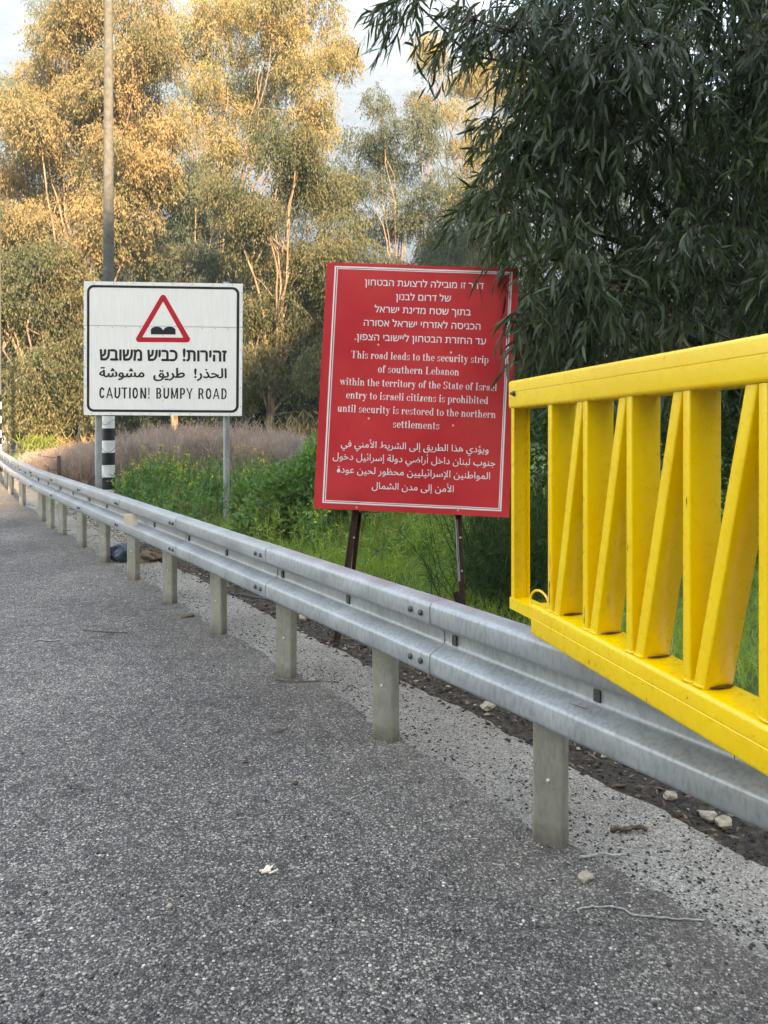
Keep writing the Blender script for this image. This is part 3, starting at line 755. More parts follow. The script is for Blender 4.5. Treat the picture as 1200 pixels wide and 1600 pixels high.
ROM = {
 'i': (.27, stem(.07, 0, XH)+[d_(.13, .63, .078)]), 'l': (.27, stem(.07, 0, CAPH)),
 'h': (.52, stem(.06, 0, CAPH)+stem(.33, 0, XH-.16, True, None)+arch(.06, .33)),
 'n': (.52, stem(.06, 0, XH)+stem(.33, 0, XH-.16, True, None)+arch(.06, .33)),
 'm': (.79, stem(.06, 0, XH)+stem(.33, 0, XH-.16, True, None)+stem(.60, 0, XH-.16, True, None)+arch(.06, .33)+arch(.33, .60)),
 'r': (.40, stem(.06, 0, XH)+[o_(.27, XH-.12, .13, .12, .05, SH*1.3, 30, 180), d_(.33, XH-.09, .065)]),
 'o': (.46, [o_(.23, XH/2, .21, XH/2+.01, ST, SH)]),
 'c': (.42, [o_(.23, XH/2, .21, XH/2+.01, ST, SH, 90, 320), o_(.23, XH/2, .19, XH/2+.01, .05, SH, 40, 90), d_(.34, XH-.13, .063)]),
 'e': (.43, [o_(.22, XH/2, .20, XH/2+.01, ST, SH, 90, 320), o_(.22, XH/2, .20, XH/2+.01, .10, SH, 0, 90), r_(.12, XH/2-.01, .40, XH/2+.018)]),
 'b': (.50, stem(.05, 0, CAPH, False)+[o_(.27, XH/2, .20, XH/2+.01, ST, SH, -110, 110), r_(.05, 0, .27, SH), r_(.15, XH-SH, .27, XH)]),
 'd': (.50, stem(.31, 0, CAPH)+[o_(.23, XH/2, .20, XH/2+.01, ST, SH, 70, 290), r_(.23, XH-SH, .33, XH), r_(.23, 0, .33, SH)]),
 'p': (.50, stem(.06, -.21, XH)+[o_(.28, XH/2, .20, XH/2+.01, ST, SH, -110, 110), r_(.17, XH-SH, .28, XH), r_(.17, 0, .28, SH)]),
 'a': (.45, [r_(.25, .05, .25+ST, XH-.15), o_(.23, XH-.14, .145, .15, ST*.9, SH, 0, 150), d_(.12, XH-.13, .063), o_(.19, .13, .155, .14, ST*.8, SH, 60, 300), r_(.17, .23, .27, .26), o_(.41, .07, .06, .07, .03, .03, 180, 330)]),
 's': (.37, [o_(.18, XH-.125, .145, .13, .07, SH, 20, 230), o_(.18, .125, .15, .135, .07, SH, 200, 410), q_((.05, XH-.17), (.13, XH-.20), (.32, .12), (.24, .20)), r_(.30, XH-.15, .325, XH), r_(.035, 0, .06, .14)]),
 't': (.33, [r_(.08, .08, .08+ST, .62), r_(.0, XH-SH, .30, XH), o_(.20, .10, .12, .105, .11, SH, 180, 330), q_((.02, XH-SH), (.10, XH-SH), (.205, .62), (.12, .62))]),
 'u': (.52, [r_(.06, .12, .06+ST, XH), r_(.0, XH-SH, .10, XH), o_(.21, .14, .15, .15, ST, SH, 180, 350)]+stem(.32, 0, XH)),
 'f': (.32, [r_(.08, 0, .08+ST, CAPH-.12), r_(.02, 0, .27, SH), r_(.0, XH-SH, .29, XH), o_(.20, CAPH-.13, .12, .14, ST*.9, SH, 40, 180), d_(.28, CAPH-.09, .06)]),
 'w': (.68, [q_((.02, XH), (.16, XH), (.28, 0), (.22, 0)), q_((.20, 0), (.24, 0), (.38, XH), (.35, XH)), q_((.27, XH), (.40, XH), (.52, 0), (.46, 0)), q_((.45, 0), (.49, 0), (.63, XH), (.60, XH)), r_(-.02, XH-SH, .45, XH), r_(.54, XH-SH, .69, XH)]),
 'y': (.47, [q_((.03, XH), (.17, XH), (.30, 0), (.22, 0)), q_((.14, -.20), (.18, -.20), (.41, XH), (.37, XH)), r_(-.02, XH-SH, .23, XH), r_(.31, XH-SH, .47, XH), d_(.10, -.15, .063)]),
 'z': (.42, [r_(.03, XH-SH, .38, XH), r_(.03, 0, .38, SH), q_((.03, 0), (.18, 0), (.38, XH), (.23, XH)), r_(.03, XH-.14, .055, XH), r_(.355, 0, .38, .15)]),
 'T': (.66, [r_(.26, 0, .26+ST*1.1, CAPH), r_(.02, CAPH-SH, .63, CAPH), r_(.02, CAPH-.17, .05, CAPH), r_(.60, CAPH-.17, .63, CAPH), r_(.17, 0, .48, SH)]),
 'L': (.60, [r_(.10, 0, .10+ST*1.1, CAPH), r_(.02, 0, .56, SH), r_(.53, 0, .56, .20), r_(.02, CAPH-SH, .33, CAPH)]),
 'I': (.34, [r_(.10, 0, .10+ST*1.1, CAPH), r_(.02, 0, .32, SH), r_(.02, CAPH-SH, .32, CAPH)]),
 'S': (.52, [o_(.25, CAPH-.18, .20, .19, .10, SH, 20, 240), o_(.25, .185, .21, .195, .10, SH, 200, 420), q_((.07, CAPH-.26), (.19, CAPH-.30), (.44, .18), (.32, .28)), r_(.41, CAPH-.2, .44, CAPH), r_(.05, 0, .08, .2)]),
 ' ': (.22, []), }
B = .122
GRO = {
 'C': (.50, [o_(.25, .44, .20, .27, B, B, 20, 180), r_(.05, .26, .05+B, .44), o_(.25, .26, .20, .27, B, B, 180, 340)]),
 'A': (.52, [q_((.0, 0), (.09, 0), (.30, .7), (.21, .7)), q_((.42, 0), (.51, 0), (.30, .7), (.21, .7)), r_(.11, .18, .40, .25)]),
 'U': (.50, [r_(.05, .2, .05+B, .7), r_(.36, .2, .36+B, .7), o_(.2475, .21, .1975, .22, B, B, 180, 360)]),
 'T': (.46, [r_(.02, .62, .44, .7), r_(.19, 0, .19+B, .65)]), 'I': (.22, [r_(.07, 0, .07+B, .7)]),
 'O': (.52, [o_(.25, .44, .20, .27, B, B, 0, 180), r_(.05, .26, .05+B, .44), r_(.365, .26, .45, .44), o_(.25, .26, .20, .27, B, B, 180, 360)]),
 'N': (.53, [r_(.06, 0, .06+B, .7), r_(.38, 0, .38+B, .7), q_((.36, 0), (.465, 0), (.165, .7), (.06, .7))]),
 '!': (.24, [q_((.09, .2), (.15, .2), (.17, .7), (.07, .7)), r_(.075, 0, .165, .1)]),
 'B': (.49, [r_(.06, 0, .06+B, .7), r_(.1, .62, .27, .7), r_(.1, .32, .27, .395), r_(.1, 0, .27, .08), o_(.26, .51, .16, .19, B, .08, -90, 90), o_(.26, .1975, .18, .1975, B, .08, -90, 90)]),
 'M': (.62, [r_(.06, 0, .06+B, .7), r_(.47, 0, .47+B, .7), q_((.06, .7), (.16, .7), (.345, .05), (.27, .05)), q_((.455, .7), (.555, .7), (.345, .05), (.27, .05))]),
 'P': (.47, [r_(.06, 0, .06+B, .7), r_(.1, .62, .27, .7), r_(.1, .27, .27, .35), o_(.26, .485, .18, .215, B, .08, -90, 90)]),
 'Y': (.48, [r_(.20, 0, .20+B, .32), q_((.0, .7), (.095, .7), (.285, .28), (.20, .28)), q_((.39, .7), (.485, .7), (.285, .28), (.20, .28))]),
 'R': (.51, [r_(.06, 0, .06+B, .7), r_(.1, .62, .27, .7), r_(.1, .29, .27, .37), o_(.26, .495, .18, .205, B, .08, -90, 90), q_((.37, 0), (.47, 0), (.34, .33), (.25, .33))]),
 'D': (.52, [r_(.06, 0, .06+B, .7), r_(.1, .62, .25, .7), r_(.1, 0, .25, .08), o_(.24, .44, .21, .26, B, .08, 0, 90), o_(.24, .26, .21, .26, B, .08, -90, 0), r_(.365, .25, .45, .45)]),
 ' ': (.26, []), }
def glyph_text(s, table, track=.02):
    V = []; Fs = []; x = 0; lev = 0; lv = []
    for ch in s:
        adv, prims = table[ch]
        for k, p in enumerate(prims):
            b = len(V)
            if p[0] == 'p':
                V += [(x+a, c) for a, c in p[1]]; lv += [k]*len(p[1]); Fs.append(tuple(range(b, len(V))))
            else:
                _, cx, cy, rx, ry, tx_, ty_, a0, a1 = p; n = max(4, int(abs(a1-a0)/20))
                for i in range(n+1):
                    t = R(a0+(a1-a0)*i/n)
                    V.append((x+cx+rx*math.cos(t), cy+ry*math.sin(t))); V.append((x+cx+(rx-tx_)*math.cos(t), cy+(ry-ty_)*math.sin(t)))
                lv += [k]*(2*n+2)
                for i in range(n): Fs.append((b+2*i, b+2*i+2, b+2*i+3, b+2*i+1))
        x += adv+track
    return [(a, c, l) for (a, c), l in zip(V, lv)], Fs
class Panel:
    """a flat sign given by its four corners in the photograph and its distance"""
    def __init__(s, TL, TR, BR, BL, Y):
        s.TL, s.TR, s.BR, s.BL = [Vector(W(p[0], p[1], Y)) for p in (TL, TR, BR, BL)]
        s.px = [np.array(p, float) for p in (TL, TR, BR, BL)]
        s.nrm = (s.TR-s.TL).cross(s.BL-s.TL).normalized()
        if s.nrm.y > 0: s.nrm = -s.nrm
        s.dent = lambda u, v: 0.0
    def P(s, u, v, off=0.0):
        p = s.TL.lerp(s.TR, u).lerp(s.BL.lerp(s.BR, u), v); return p+s.nrm*(off+s.dent(u, v))
    def uv(s, x, y):
        u = v = .5
        for _ in range(20):
            a = s.px[0]*(1-u)+s.px[1]*u; b = s.px[3]*(1-u)+s.px[2]*u; c = a*(1-v)+b*v
            e = np.array([x, y])-c; J = np.stack([(s.px[1]-s.px[0])*(1-v)+(s.px[2]-s.px[3])*v, b-a], 1)
            du, dv = np.linalg.solve(J, e); u += du; v += dv
        return u, v
    def rings(s, poly_out, poly_in, off):
        a = [s.P(u, v, off) for u, v in poly_out]; b = [s.P(u, v, off) for u, v in poly_in]; n = len(a)
        return a+b, [(i, (i+1) % n, n+(i+1) % n, n+i) for i in range(n)]
def put_text(panel, VF, x0, x1, base, hpx=None, off=.0012, cap=.7, name='lettering', mat=None, parent=None):
    """fit the lettering between photograph pixels x0..x1 on a baseline height at its middle"""
    V, Fs = VF; xs = [v[0] for v in V]; mn, mx = min(xs), max(xs)
    xm = (x0+x1)/2; u0, v0 = panel.uv(x0, base); u1, _ = panel.uv(x1, base); _, vb = panel.uv(xm, base)
    pxw = x1-x0; sc = pxw/(mx-mn)
    ysc = (hpx/cap) if hpx else sc
    vh = 1.0/np.linalg.norm(panel.px[3]-panel.px[0])
    out = []
    for v in V:
        u = u0+(u1-u0)*(v[0]-mn)/(mx-mn); vv = vb-v[1]*ysc*vh
        l = v[2]*.00012 if len(v) > 2 else 0
        out.append(panel.P(u, vv, off+l))
    return MB().add(out, Fs).build(name, mat, parent)

# ------------------------------------------------------------------ red sign
RS = Panel((511, 410), (811, 419.5), (795.5, 808.5), (490, 794), 5.10)
dents = [((591, 539), .004, .03), ((704.5, 551), .010, .05), ((576, 654), .005, .04), ((708, 665), .009, .05), ((557, 793), .012, .06), ((716, 798), .016, .08)]
duv = [(RS.uv(*p), a, r) for p, a, r in dents]
RS.dent = lambda u, v: -sum(a*math.exp(-(((u-q[0])*1.35)**2+((v-q[1])*1.7)**2)/(r*r)) for q, a, r in duv)+.012*math.sin(u*3.1+v*1.3)*math.sin(v*2.7+.4)+.004*math.sin(u*9+v*6)
red = thing('red_notice_sign', (RS.BL.x+.3, 5.12, 0), 'leaning red sign with white Hebrew, English and Arabic text about southern Lebanon', 'sign')
nx, ny = 60, 76; mb = MB(); V = []
for j in range(ny+1):
    for i in range(nx+1): V.append(RS.P(i/nx, j/ny, 0))
for j in range(ny+1):
    for i in range(nx+1): V.append(RS.P(i/nx, j/ny, -.002))
nv = (nx+1)*(ny+1); Fs = []
for j in range(ny):
    for i in range(nx):
        a = j*(nx+1)+i; Fs.append((a, a+nx+1, a+nx+2, a+1)); Fs.append((nv+a, nv+a+1, nv+a+nx+2, nv+a+nx+1))
for i in range(nx): Fs.append((i, i+1, nv+i+1, nv+i)); a = ny*(nx+1)+i; Fs.append((a+1, a, nv+a, nv+a+1))
for j in range(ny): a = j*(nx+1); Fs.append((a+nx+1, a, nv+a, nv+a+nx+1)); a += nx; Fs.append((a, a+nx+1, nv+a+nx+1, nv+a))
mb.add(V, Fs).build('panel', M['red'], red, 30)
cr = lambda x, y: RS.uv(470+x/3.158, 390+y/3.158)
def seg_frame(corners, wpx, name):
    cs = [cr(*c) for c in corners]; cen = np.mean(cs, axis=0); mb = MB(); n = 40
    def side(sc_u, sc_v):
        pts = []
        for a, b in zip(range(4), (1, 2, 3, 0)):
            for i in range(n):
                t = i/n; pts.append((cs[a][0]*(1-t)+cs[b][0]*t+0, cs[a][1]*(1-t)+cs[b][1]*t))
        return [(cen[0]+(p[0]-cen[0])*sc_u, cen[1]+(p[1]-cen[1])*sc_v) for p in pts]
    o = side(1, 1); W_ = abs(cs[1][0]-cs[0][0]); Hh = abs(cs[2][1]-cs[1][1])
    i_ = side(1-2*wpx/3.158/300/W_, 1-2*wpx/3.158/388/Hh)
    v, f = RS.rings(o, i_, .0012); mb.add(v, f); return mb.build(name, M['print_white'], red)
seg_frame([(168, 81), (1045, 111), (989, 1291), (106, 1249)], 7.5, 'border_line')
seg_frame([(180, 92), (1034, 121), (979, 1280), (119, 1239)], 4.0, 'border_line')
CX = lambda x: 470+x/3.158
CY = lambda y: 390+y/3.158
for s, a, b, y in (('דרך זו מובילה לרצועת הבטחון', 315, 902, 186), ('של דרום לבנון', 468, 740, 253), ('בתוך שטח מדינת ישראל', 363, 838, 318), ('הכניסה לאזרחי ישראל אסורה', 310, 886, 386), ('עד החזרת הבטחון ליישובי הצפון.', 266, 914, 457)):
    put_text(RS, text_mesh(s[::-1], .009), CX(a), CX(b), CY(y), None, name='lettering', mat=M['print_white'], parent=red)
for s, a, b, y in (('This road leads to the security strip', 247, 926, 548), ('of southern Lebanon', 380, 780, 614), ('within the territory of the State of Israel', 190, 968, 682), ('entry to israeli citizens is prohibited', 223, 925, 748), ('until security is restored to the northern', 180, 962, 815), ('settlements', 455, 682, 882)):
    put_text(RS, glyph_text(s, ROM, .028), CX(a), CX(b), CY(y), 36/3.158, name='lettering', mat=M['print_white'], parent=red)
for s, a, b, y in (('ويؤدي هذا الطريق إلى الشريط الأمني في', 197, 927, 987), ('جنوب لبنان داخل أراضي دولة إسرائيل دخول', 157, 960, 1051), ('المواطنين الإسرائيليين محظور لحين عودة', 177, 934, 1116), ('الأمن إلى مدن الشمال', 350, 755, 1188)):
    put_text(RS, text_mesh(arabic(s), .006), CX(a), CX(b), CY(y), None, name='lettering', mat=M['print_white'], parent=red)
for p, a, r in dents:
    u, v = RS.uv(*p); c0 = RS.P(u, v, .0)
    MB().tube([c0, c0+RS.nrm*.004, c0+RS.nrm*.005], [.008, .007, .004], 8).build('screw_head', M['boltlite'], red, 40)
def leg(a, b, w, name, mat, d=.025):
    a, b = Vector(a), Vector(b); t = (b-a).normalized(); s = t.cross(Vector((0, 1, 0))).normalized(); f = t.cross(s)
    # angle iron: two thin plates
    mb = MB(); mb.box((a+b)/2+f*.0, (b-a)/2, s*w/2, f*.0025)
    mb.box((a+b)/2-s*(w/2-.0025)+f*(d/2+.0025), (b-a)/2, s*.0025, f*d/2); return mb.build(name, mat, red)
Yl = 5.10
legL = leg(W(560, 770, Yl+.075), G(526, 1003), .045, 'leg', M['rust'])
legR = leg(W(715, 770, Yl+.075), W(725, 1003, Yl+.03), .040, 'leg', M['rust'])
leg(W(713, 812, Yl+.05), W(717.5, 908, Yl+.02), .016, 'grey_strip', M['galv'], .01)
leg(W(711, 925, Yl-.03), W(737, 1005, Yl+.10), .040, 'brace', M['rust'])
leg(W(562, 800, Yl+.16), W(540, 1003, Yl+.30), .030, 'brace', M['rust'])
for px_, py_, Ym in ((553, 840, Yl+.04), (546.5, 895, Yl+.04), (719.5, 840, Yl+.04), (721.5, 892, Yl+.04)):
    c0 = W(px_, py_, Ym-.012); MB().tube([c0, c0+Vector((0, -.006, 0))], [.008, .006], 8).build('screw_head', M['boltlite'], red)

# ------------------------------------------------------------------ bumpy road sign
BS = Panel((131, 439.3), (379, 443.3), (377.5, 650), (130.7, 648.3), 10.35)
bs = thing('warning_sign', (BS.BL.x+1.1, 10.4, 0), 'white rectangular road sign with red triangle reading caution bumpy road', 'sign')
def slab(panel, u0, v0, u1, v1, off, th, name, mat, parent):
    a = [panel.P(u, v, off) for u, v in ((u0, v0), (u1, v0), (u1, v1), (u0, v1))]; b = [panel.P(u, v, off-th) for u, v in ((u0, v0), (u1, v0), (u1, v1), (u0, v1))]
    return MB().add(a+b, [(0, 1, 2, 3), (7, 6, 5, 4), (0, 4, 5, 1), (1, 5, 6, 2), (2, 6, 7, 3), (3, 7, 4, 0)]).build(name, mat, parent)
vj = (508.5-439.3)/209.0
slab(BS, 0, 0, 1, vj-.0018, 0, .03, 'panel', M['white'], bs); slab(BS, 0, vj+.0018, 1, 1, 0, .03, 'panel', M['white'], bs)
slab(BS, .02, .02, .98, .98, -.032, .02, 'backing_frame', M['galv'], bs)
BW = (BS.TR-BS.TL).length; BH = (BS.BL-BS.TL).length
def rr_uv(x0, y0, x1, y1, r):  # metres inside the panel
    pts = []
    for cx, cy, a0 in ((x1-r, y0+r, -90), (x1-r, y1-r, 0), (x0+r, y1-r, 90), (x0+r, y0+r, 180)):
        for i in range(9):
            t = R(a0+90*i/8); pts.append(((cx+r*math.cos(t))/BW, (cy+r*math.sin(t))/BH))
    return pts
k = BW/ (1137-393)
v, f = BS.rings(rr_uv(15*k, 17*k, BW-14*k, BH-15*k, 32*k), rr_uv(26.5*k, 28.5*k, BW-26.5*k, BH-26.5*k, 22*k), .0016)
MB().add(v, f).build('border_line', M['print_black'], bs)
c3 = lambda x, y: BS.uv(x/3.0, 400+y/3.0)
def rtri(pts, r):
    out = []; c = np.mean(pts, axis=0)
    for i in range(3):
        p = np.array(pts[i], float); a = np.array(pts[i-1], float)-p; b = np.array(pts[(i+1) % 3], float)-p
        a /= np.linalg.norm(a); b /= np.linalg.norm(b); bis = a+b; bis /= np.linalg.norm(bis)
        half = math.acos(np.clip(np.dot(a, b), -1, 1))/2; cen = p+bis*r/math.sin(half)
        s_ = cen-a*0; st = math.atan2(*( (p+a*r/math.tan(half))-cen)[::-1]); en = math.atan2(*((p+b*r/math.tan(half))-cen)[::-1])
        d = (en-st+math.pi) % (2*math.pi)-math.pi
        for q in range(7): t = st+d*q/6; out.append(c3(*(cen+r*np.array([math.cos(t), math.sin(t)]))))
    return out
v, f = BS.rings(rtri([(765, 168), (901, 405), (627, 403)], 14), rtri([(765, 213), (860, 383), (667, 381)], 1.5), .0018)
MB().add(v, f).build('triangle_border', M['print_red'], bs)
bump = [(707, 367)]
for q in range(21):
    x = 707+116*q/20; t = (x-707)/116
    if t < .5: h = 26*abs(math.sin(min(1, t/.40)*math.pi*.86))**.45*1.25 if t > 0 else 8
    else: h = 0
    bump.append((x, 367-(12+24*max(math.sqrt(max(0, 1-((t-.24)/.27)**2)), math.sqrt(max(0, 1-((t-.76)/.27)**2))))))
bump.append((823, 368))
MB().add([BS.P(*c3(*p), .0018) for p in bump], [tuple(range(len(bump)))]).build('bump_symbol', M['print_black'], bs)
put_text(BS, text_mesh('זהירות! כביש משובש'[::-1], .034), 467/3, 1063/3, 400+491/3, 52/3, .0018, .62, 'lettering', M['print_black'], bs)
put_text(BS, text_mesh(arabic('الحذر!  طريق  مشوشة'), .028), 465/3, 1063/3, 400+569/3, 45/3, .0018, .72, 'lettering', M['print_black'], bs)
put_text(BS, glyph_text('CAUTION! BUMPY ROAD', GRO, .055), 466/3, 1062/3, 400+669/3, 51/3, .0018, .7, 'lettering', M['print_black'], bs)
rv = MB().tube([(0, 0, 0), (0, -.003, 0)], [.006, .005], 6).mesh('rivet'); rv.materials.append(M['bolt'])
spots = [((i+.5)/8, .012) for i in range(8)]+[((i+.4)/8, .988) for i in range(8)]+[(.007, (j+.5)/7) for j in range(7)]+[(.993, (j+.5)/7) for j in range(7)]+[(x, vj+.012) for x in (.09, .18, .265, .355, .65, .75, .83, .91)]+[(.5, .23), (.5, .40), (.5, .55), (.5, .78), (.5, .89)]
for u, v in spots:
    o = bpy.data.objects.new('rivet', rv); COL.objects.link(o); o.parent = bs; o.location = BS.P(u, v, .001)-bs.location
for x in (153.5, 353.8):
    a = W(x, 441, 10.45); MB().tube([(a.x, 10.45, -.1), (a.x, 10.45, a.z)], .045, 16).build('post', M['galv'], bs, 40)

# ------------------------------------------------------------------ striped poles
def lamp_pole(X, Y, label, top=9.0, r0=.102):
    t = thing('utility_pole', (X, Y, 0), label, 'pole', 'tall poles with painted bands at the foot')
    n = 8; z = 0.0; band = .197; white = True; z = -.02
    zs = .30+ -.13
    i = 0; z = -.1; edges = [(-.1, .17)]
    zz = .17
    while zz < 2.0: edges.append((zz, zz+band)); zz += band
    for q, (a, b) in enumerate(edges):
        ra, rb = r0-.003*a, r0-.003*b
        MB().tube([(X, Y, a), (X, Y, b)], [ra, rb], 20, False).build('painted_band', M['bandw'] if q % 2 == 1 else M['bandb'], t, 40)
    sh = MB().tube([(X, Y, zz), (X, Y, 5), (X, Y, top)], [r0-.003*zz, r0-.012-.005*2, .062], 20).build('shaft', M['conc'], t, 40)
    return t
Xp = (169.5-600)/F*11.9
lp = lamp_pole(Xp, 11.9, 'tall grey pole with black and white bands behind the caution sign')
for s in range(3):
    zc = .55+s*.45
    mb = MB(); pts = [(Xp+.101*math.cos(a), 11.9+.101*math.sin(a), zc+.04*math.sin(a*2+s)) for a in np.linspace(0, 2*math.pi, 24)]
    mb.tube(pts, .003, 4, False).build('tie_wire', M['wire'], lp)
lamp_pole((-3.5-600)/F*20.5, 20.5, 'banded pole cut off by the left edge of the view', 9.0)

# ------------------------------------------------------------------ hut and wire fence far left
hx, hy = -17.2, 33.0
hut = thing('roadside_hut', (hx, hy, 0), 'small dark hut with cream roof at the far left under the trees', 'hut')
MB().box((hx, hy, .42), (1.25, 0, 0), (0, 1, 0), (0, 0, .42)).build('wall', M['hutwall'], hut)
rp = rrect(2.9, .34, .12)
MB().sweep(rp, [((hx, hy-1.2, 1.0), (1, 0, 0), (0, 0, 1)), ((hx, hy+1.2, 1.0), (1, 0, 0), (0, 0, 1))]).build('roof', M['hutroof'], hut, 40)
w_ = MB().box((hx+.75, hy-1.005, .52), (.22, 0, 0), (0, .01, 0), (0, 0, .17)).build('window', M['glass'], hut)
MB().tube([(hx+.6, hy, 1.1), (hx+.6, hy, 1.9)], .02, 6).build('mast', M['bandw'], hut)
fen = thing('wire_fence', (-7.2, 15.5, 0), 'low dark wire fence with thin posts behind the far guardrail', 'fence')
fp = [W(x, 700, Y) for x, Y in ((-14, 20.5), (12, 19.0), (34, 17.6), (62, 16.2), (92, 15.2))]
for p in fp: MB().box((p.x, p.y, .33), (.025, 0, 0), (0, .025, 0), (0, 0, .40)).build('fence_post', M['wire'], fen)
for z in (.18, .42, .68):
    MB().tube([(p.x, p.y-.03, z) for p in fp], .008, 5).build('rail_wire', M['wire'], fen)

# ------------------------------------------------------------------ trees
def limb(a, b, r0, r1, sag=.0, n=6, wob=.04):
    a, b = Vector(a), Vector(b); L_ = (b-a).length; pts = []; rs = []
    for i in range(n+1):
        t = i/n; p = a.lerp(b, t)+Vector((0, 0, sag*L_*math.sin(t*math.pi)))
        if 0 < i < n: p += Vector((random.uniform(-1, 1), random.uniform(-1, 1), random.uniform(-1, 1)))*wob*L_
        pts.append(p); rs.append(r0+(r1-r0)*t)
    return pts, rs
def bg_tree(name, label, mat, Y, base_px, blobs, dens=1.0, leafL=.19, leafW=.06, depth=.8, bark='bark_pale', subs=11, group='eucalyptus trees beyond the verge', trunk_r=.22):
    """blobs: (px, py, rx px, ry px) in the photograph, at distance Y"""
    bx = (base_px-600)/F*Y; t = thing(name, (bx, Y, 0), label, 'tree', group)
    m = Y/F; C = []
    top = None
    for (px, py, rx, ry) in blobs:
        c = W(px, py, Y+random.uniform(-1.5, 1.5)); ex = (rx*m, (rx+ry)/2*m*depth, ry*m)
        k = max(4, int(subs*rx*ry/7000))
        d = rvec(k); rad = rng.uniform(.35, 1.0, k)**.6
        cs = np.array(c)+d*rad[:, None]*np.array(ex)*.82
        sr = rng.uniform(.55, 1.15, k)*.95+.25
        for q, r in zip(cs, sr): C.append((q[0], q[1], q[2], r*(.8+.004*min(rx, ry))))
    C = np.array(C)
    # sprays round every clump
    per = np.maximum(8, (C[:, 3]**2*135*dens).astype(int)); idx = np.repeat(np.arange(len(C)), per); n = len(idx)
    d = rvec(n); d[:, 2] *= .8; rr = rng.uniform(.25, 1.05, n)**.55
    base = C[idx, :3]+d*(C[idx, 3]*rr)[:, None]
    nl = 9
    st = norm(d*.55+np.array([0, 0, -.75])+rng.normal(0, .25, (n, 3)))
    Ls = rng.uniform(.35, .95, n)
    P = (base[:, None, :]+st[:, None, :]*(Ls[:, None]*np.linspace(0, 1, nl)[None, :])[:, :, None]).reshape(-1, 3)
    P += rng.normal(0, .05, P.shape)
    D = norm(np.repeat(st, nl, 0)*.4+np.array([0, 0, -.9])+rng.normal(0, .42, P.shape))
    Ln = rng.uniform(.6, 1.25, len(P))*leafL; Wn = rng.uniform(.7, 1.3, len(P))*leafW
    ct = rng.normal(0, .13, len(C)); stt = rng.normal(0, .10, n)
    tint = np.clip(.45+np.repeat(ct[idx]+stt, nl)+rng.normal(0, .16, len(P)), 0, 1)
    V, Fq = leaf_quads(P, D, Ln, Wn)
    o = link('crown', np_mesh('crown', V, Fq, tint), M[mat], t)
    # wood
    tb = MB(); zt = float(np.percentile(C[:, 2], 70)); cx = float(np.mean(C[:, 0]))
    tp = Vector((bx+(cx-bx)*.45, Y, zt*.55)); pts, rs = limb((bx, Y, -.1), tp, trunk_r, trunk_r*.55, 0, 7, .02)
    tb.tube(pts, rs, 9); tb.build('trunk', M[bark], t, 60)
    lb = MB(); order = rng.permutation(len(C))[:min(len(C), 18)]
    for q in order:
        e = Vector(C[q, :3]); f_ = random.uniform(.25, 1.0); a = pts[int(f_*7)] if f_ < 1 else pts[-1]
        if e.z < a.z: a = pts[2]
        mid = a.lerp(e, .55)+Vector((random.uniform(-.5, .5), random.uniform(-.5, .5), random.uniform(0, .8)))
        p1, r1 = limb(a, mid, trunk_r*.36, trunk_r*.18, 0, 5, .03); lb.tube(p1, r1, 6, False)
        p2, r2 = limb(mid, e, trunk_r*.18, .03, 0, 5, .03); lb.tube(p2, r2, 6, False)
        for _ in range(2):
            nearest = C[np.argsort(np.sum((C[:, :3]-np.array(mid))**2, 1))[random.randint(1, min(7, len(C)-1))], :3]
            p3, r3 = limb(mid, nearest, trunk_r*.13, .02, 0, 4, .04); lb.tube(p3, r3, 5, False)
    lb.build('limbs', M[bark], t, 60)
    return t, len(P)
nleaf = 0
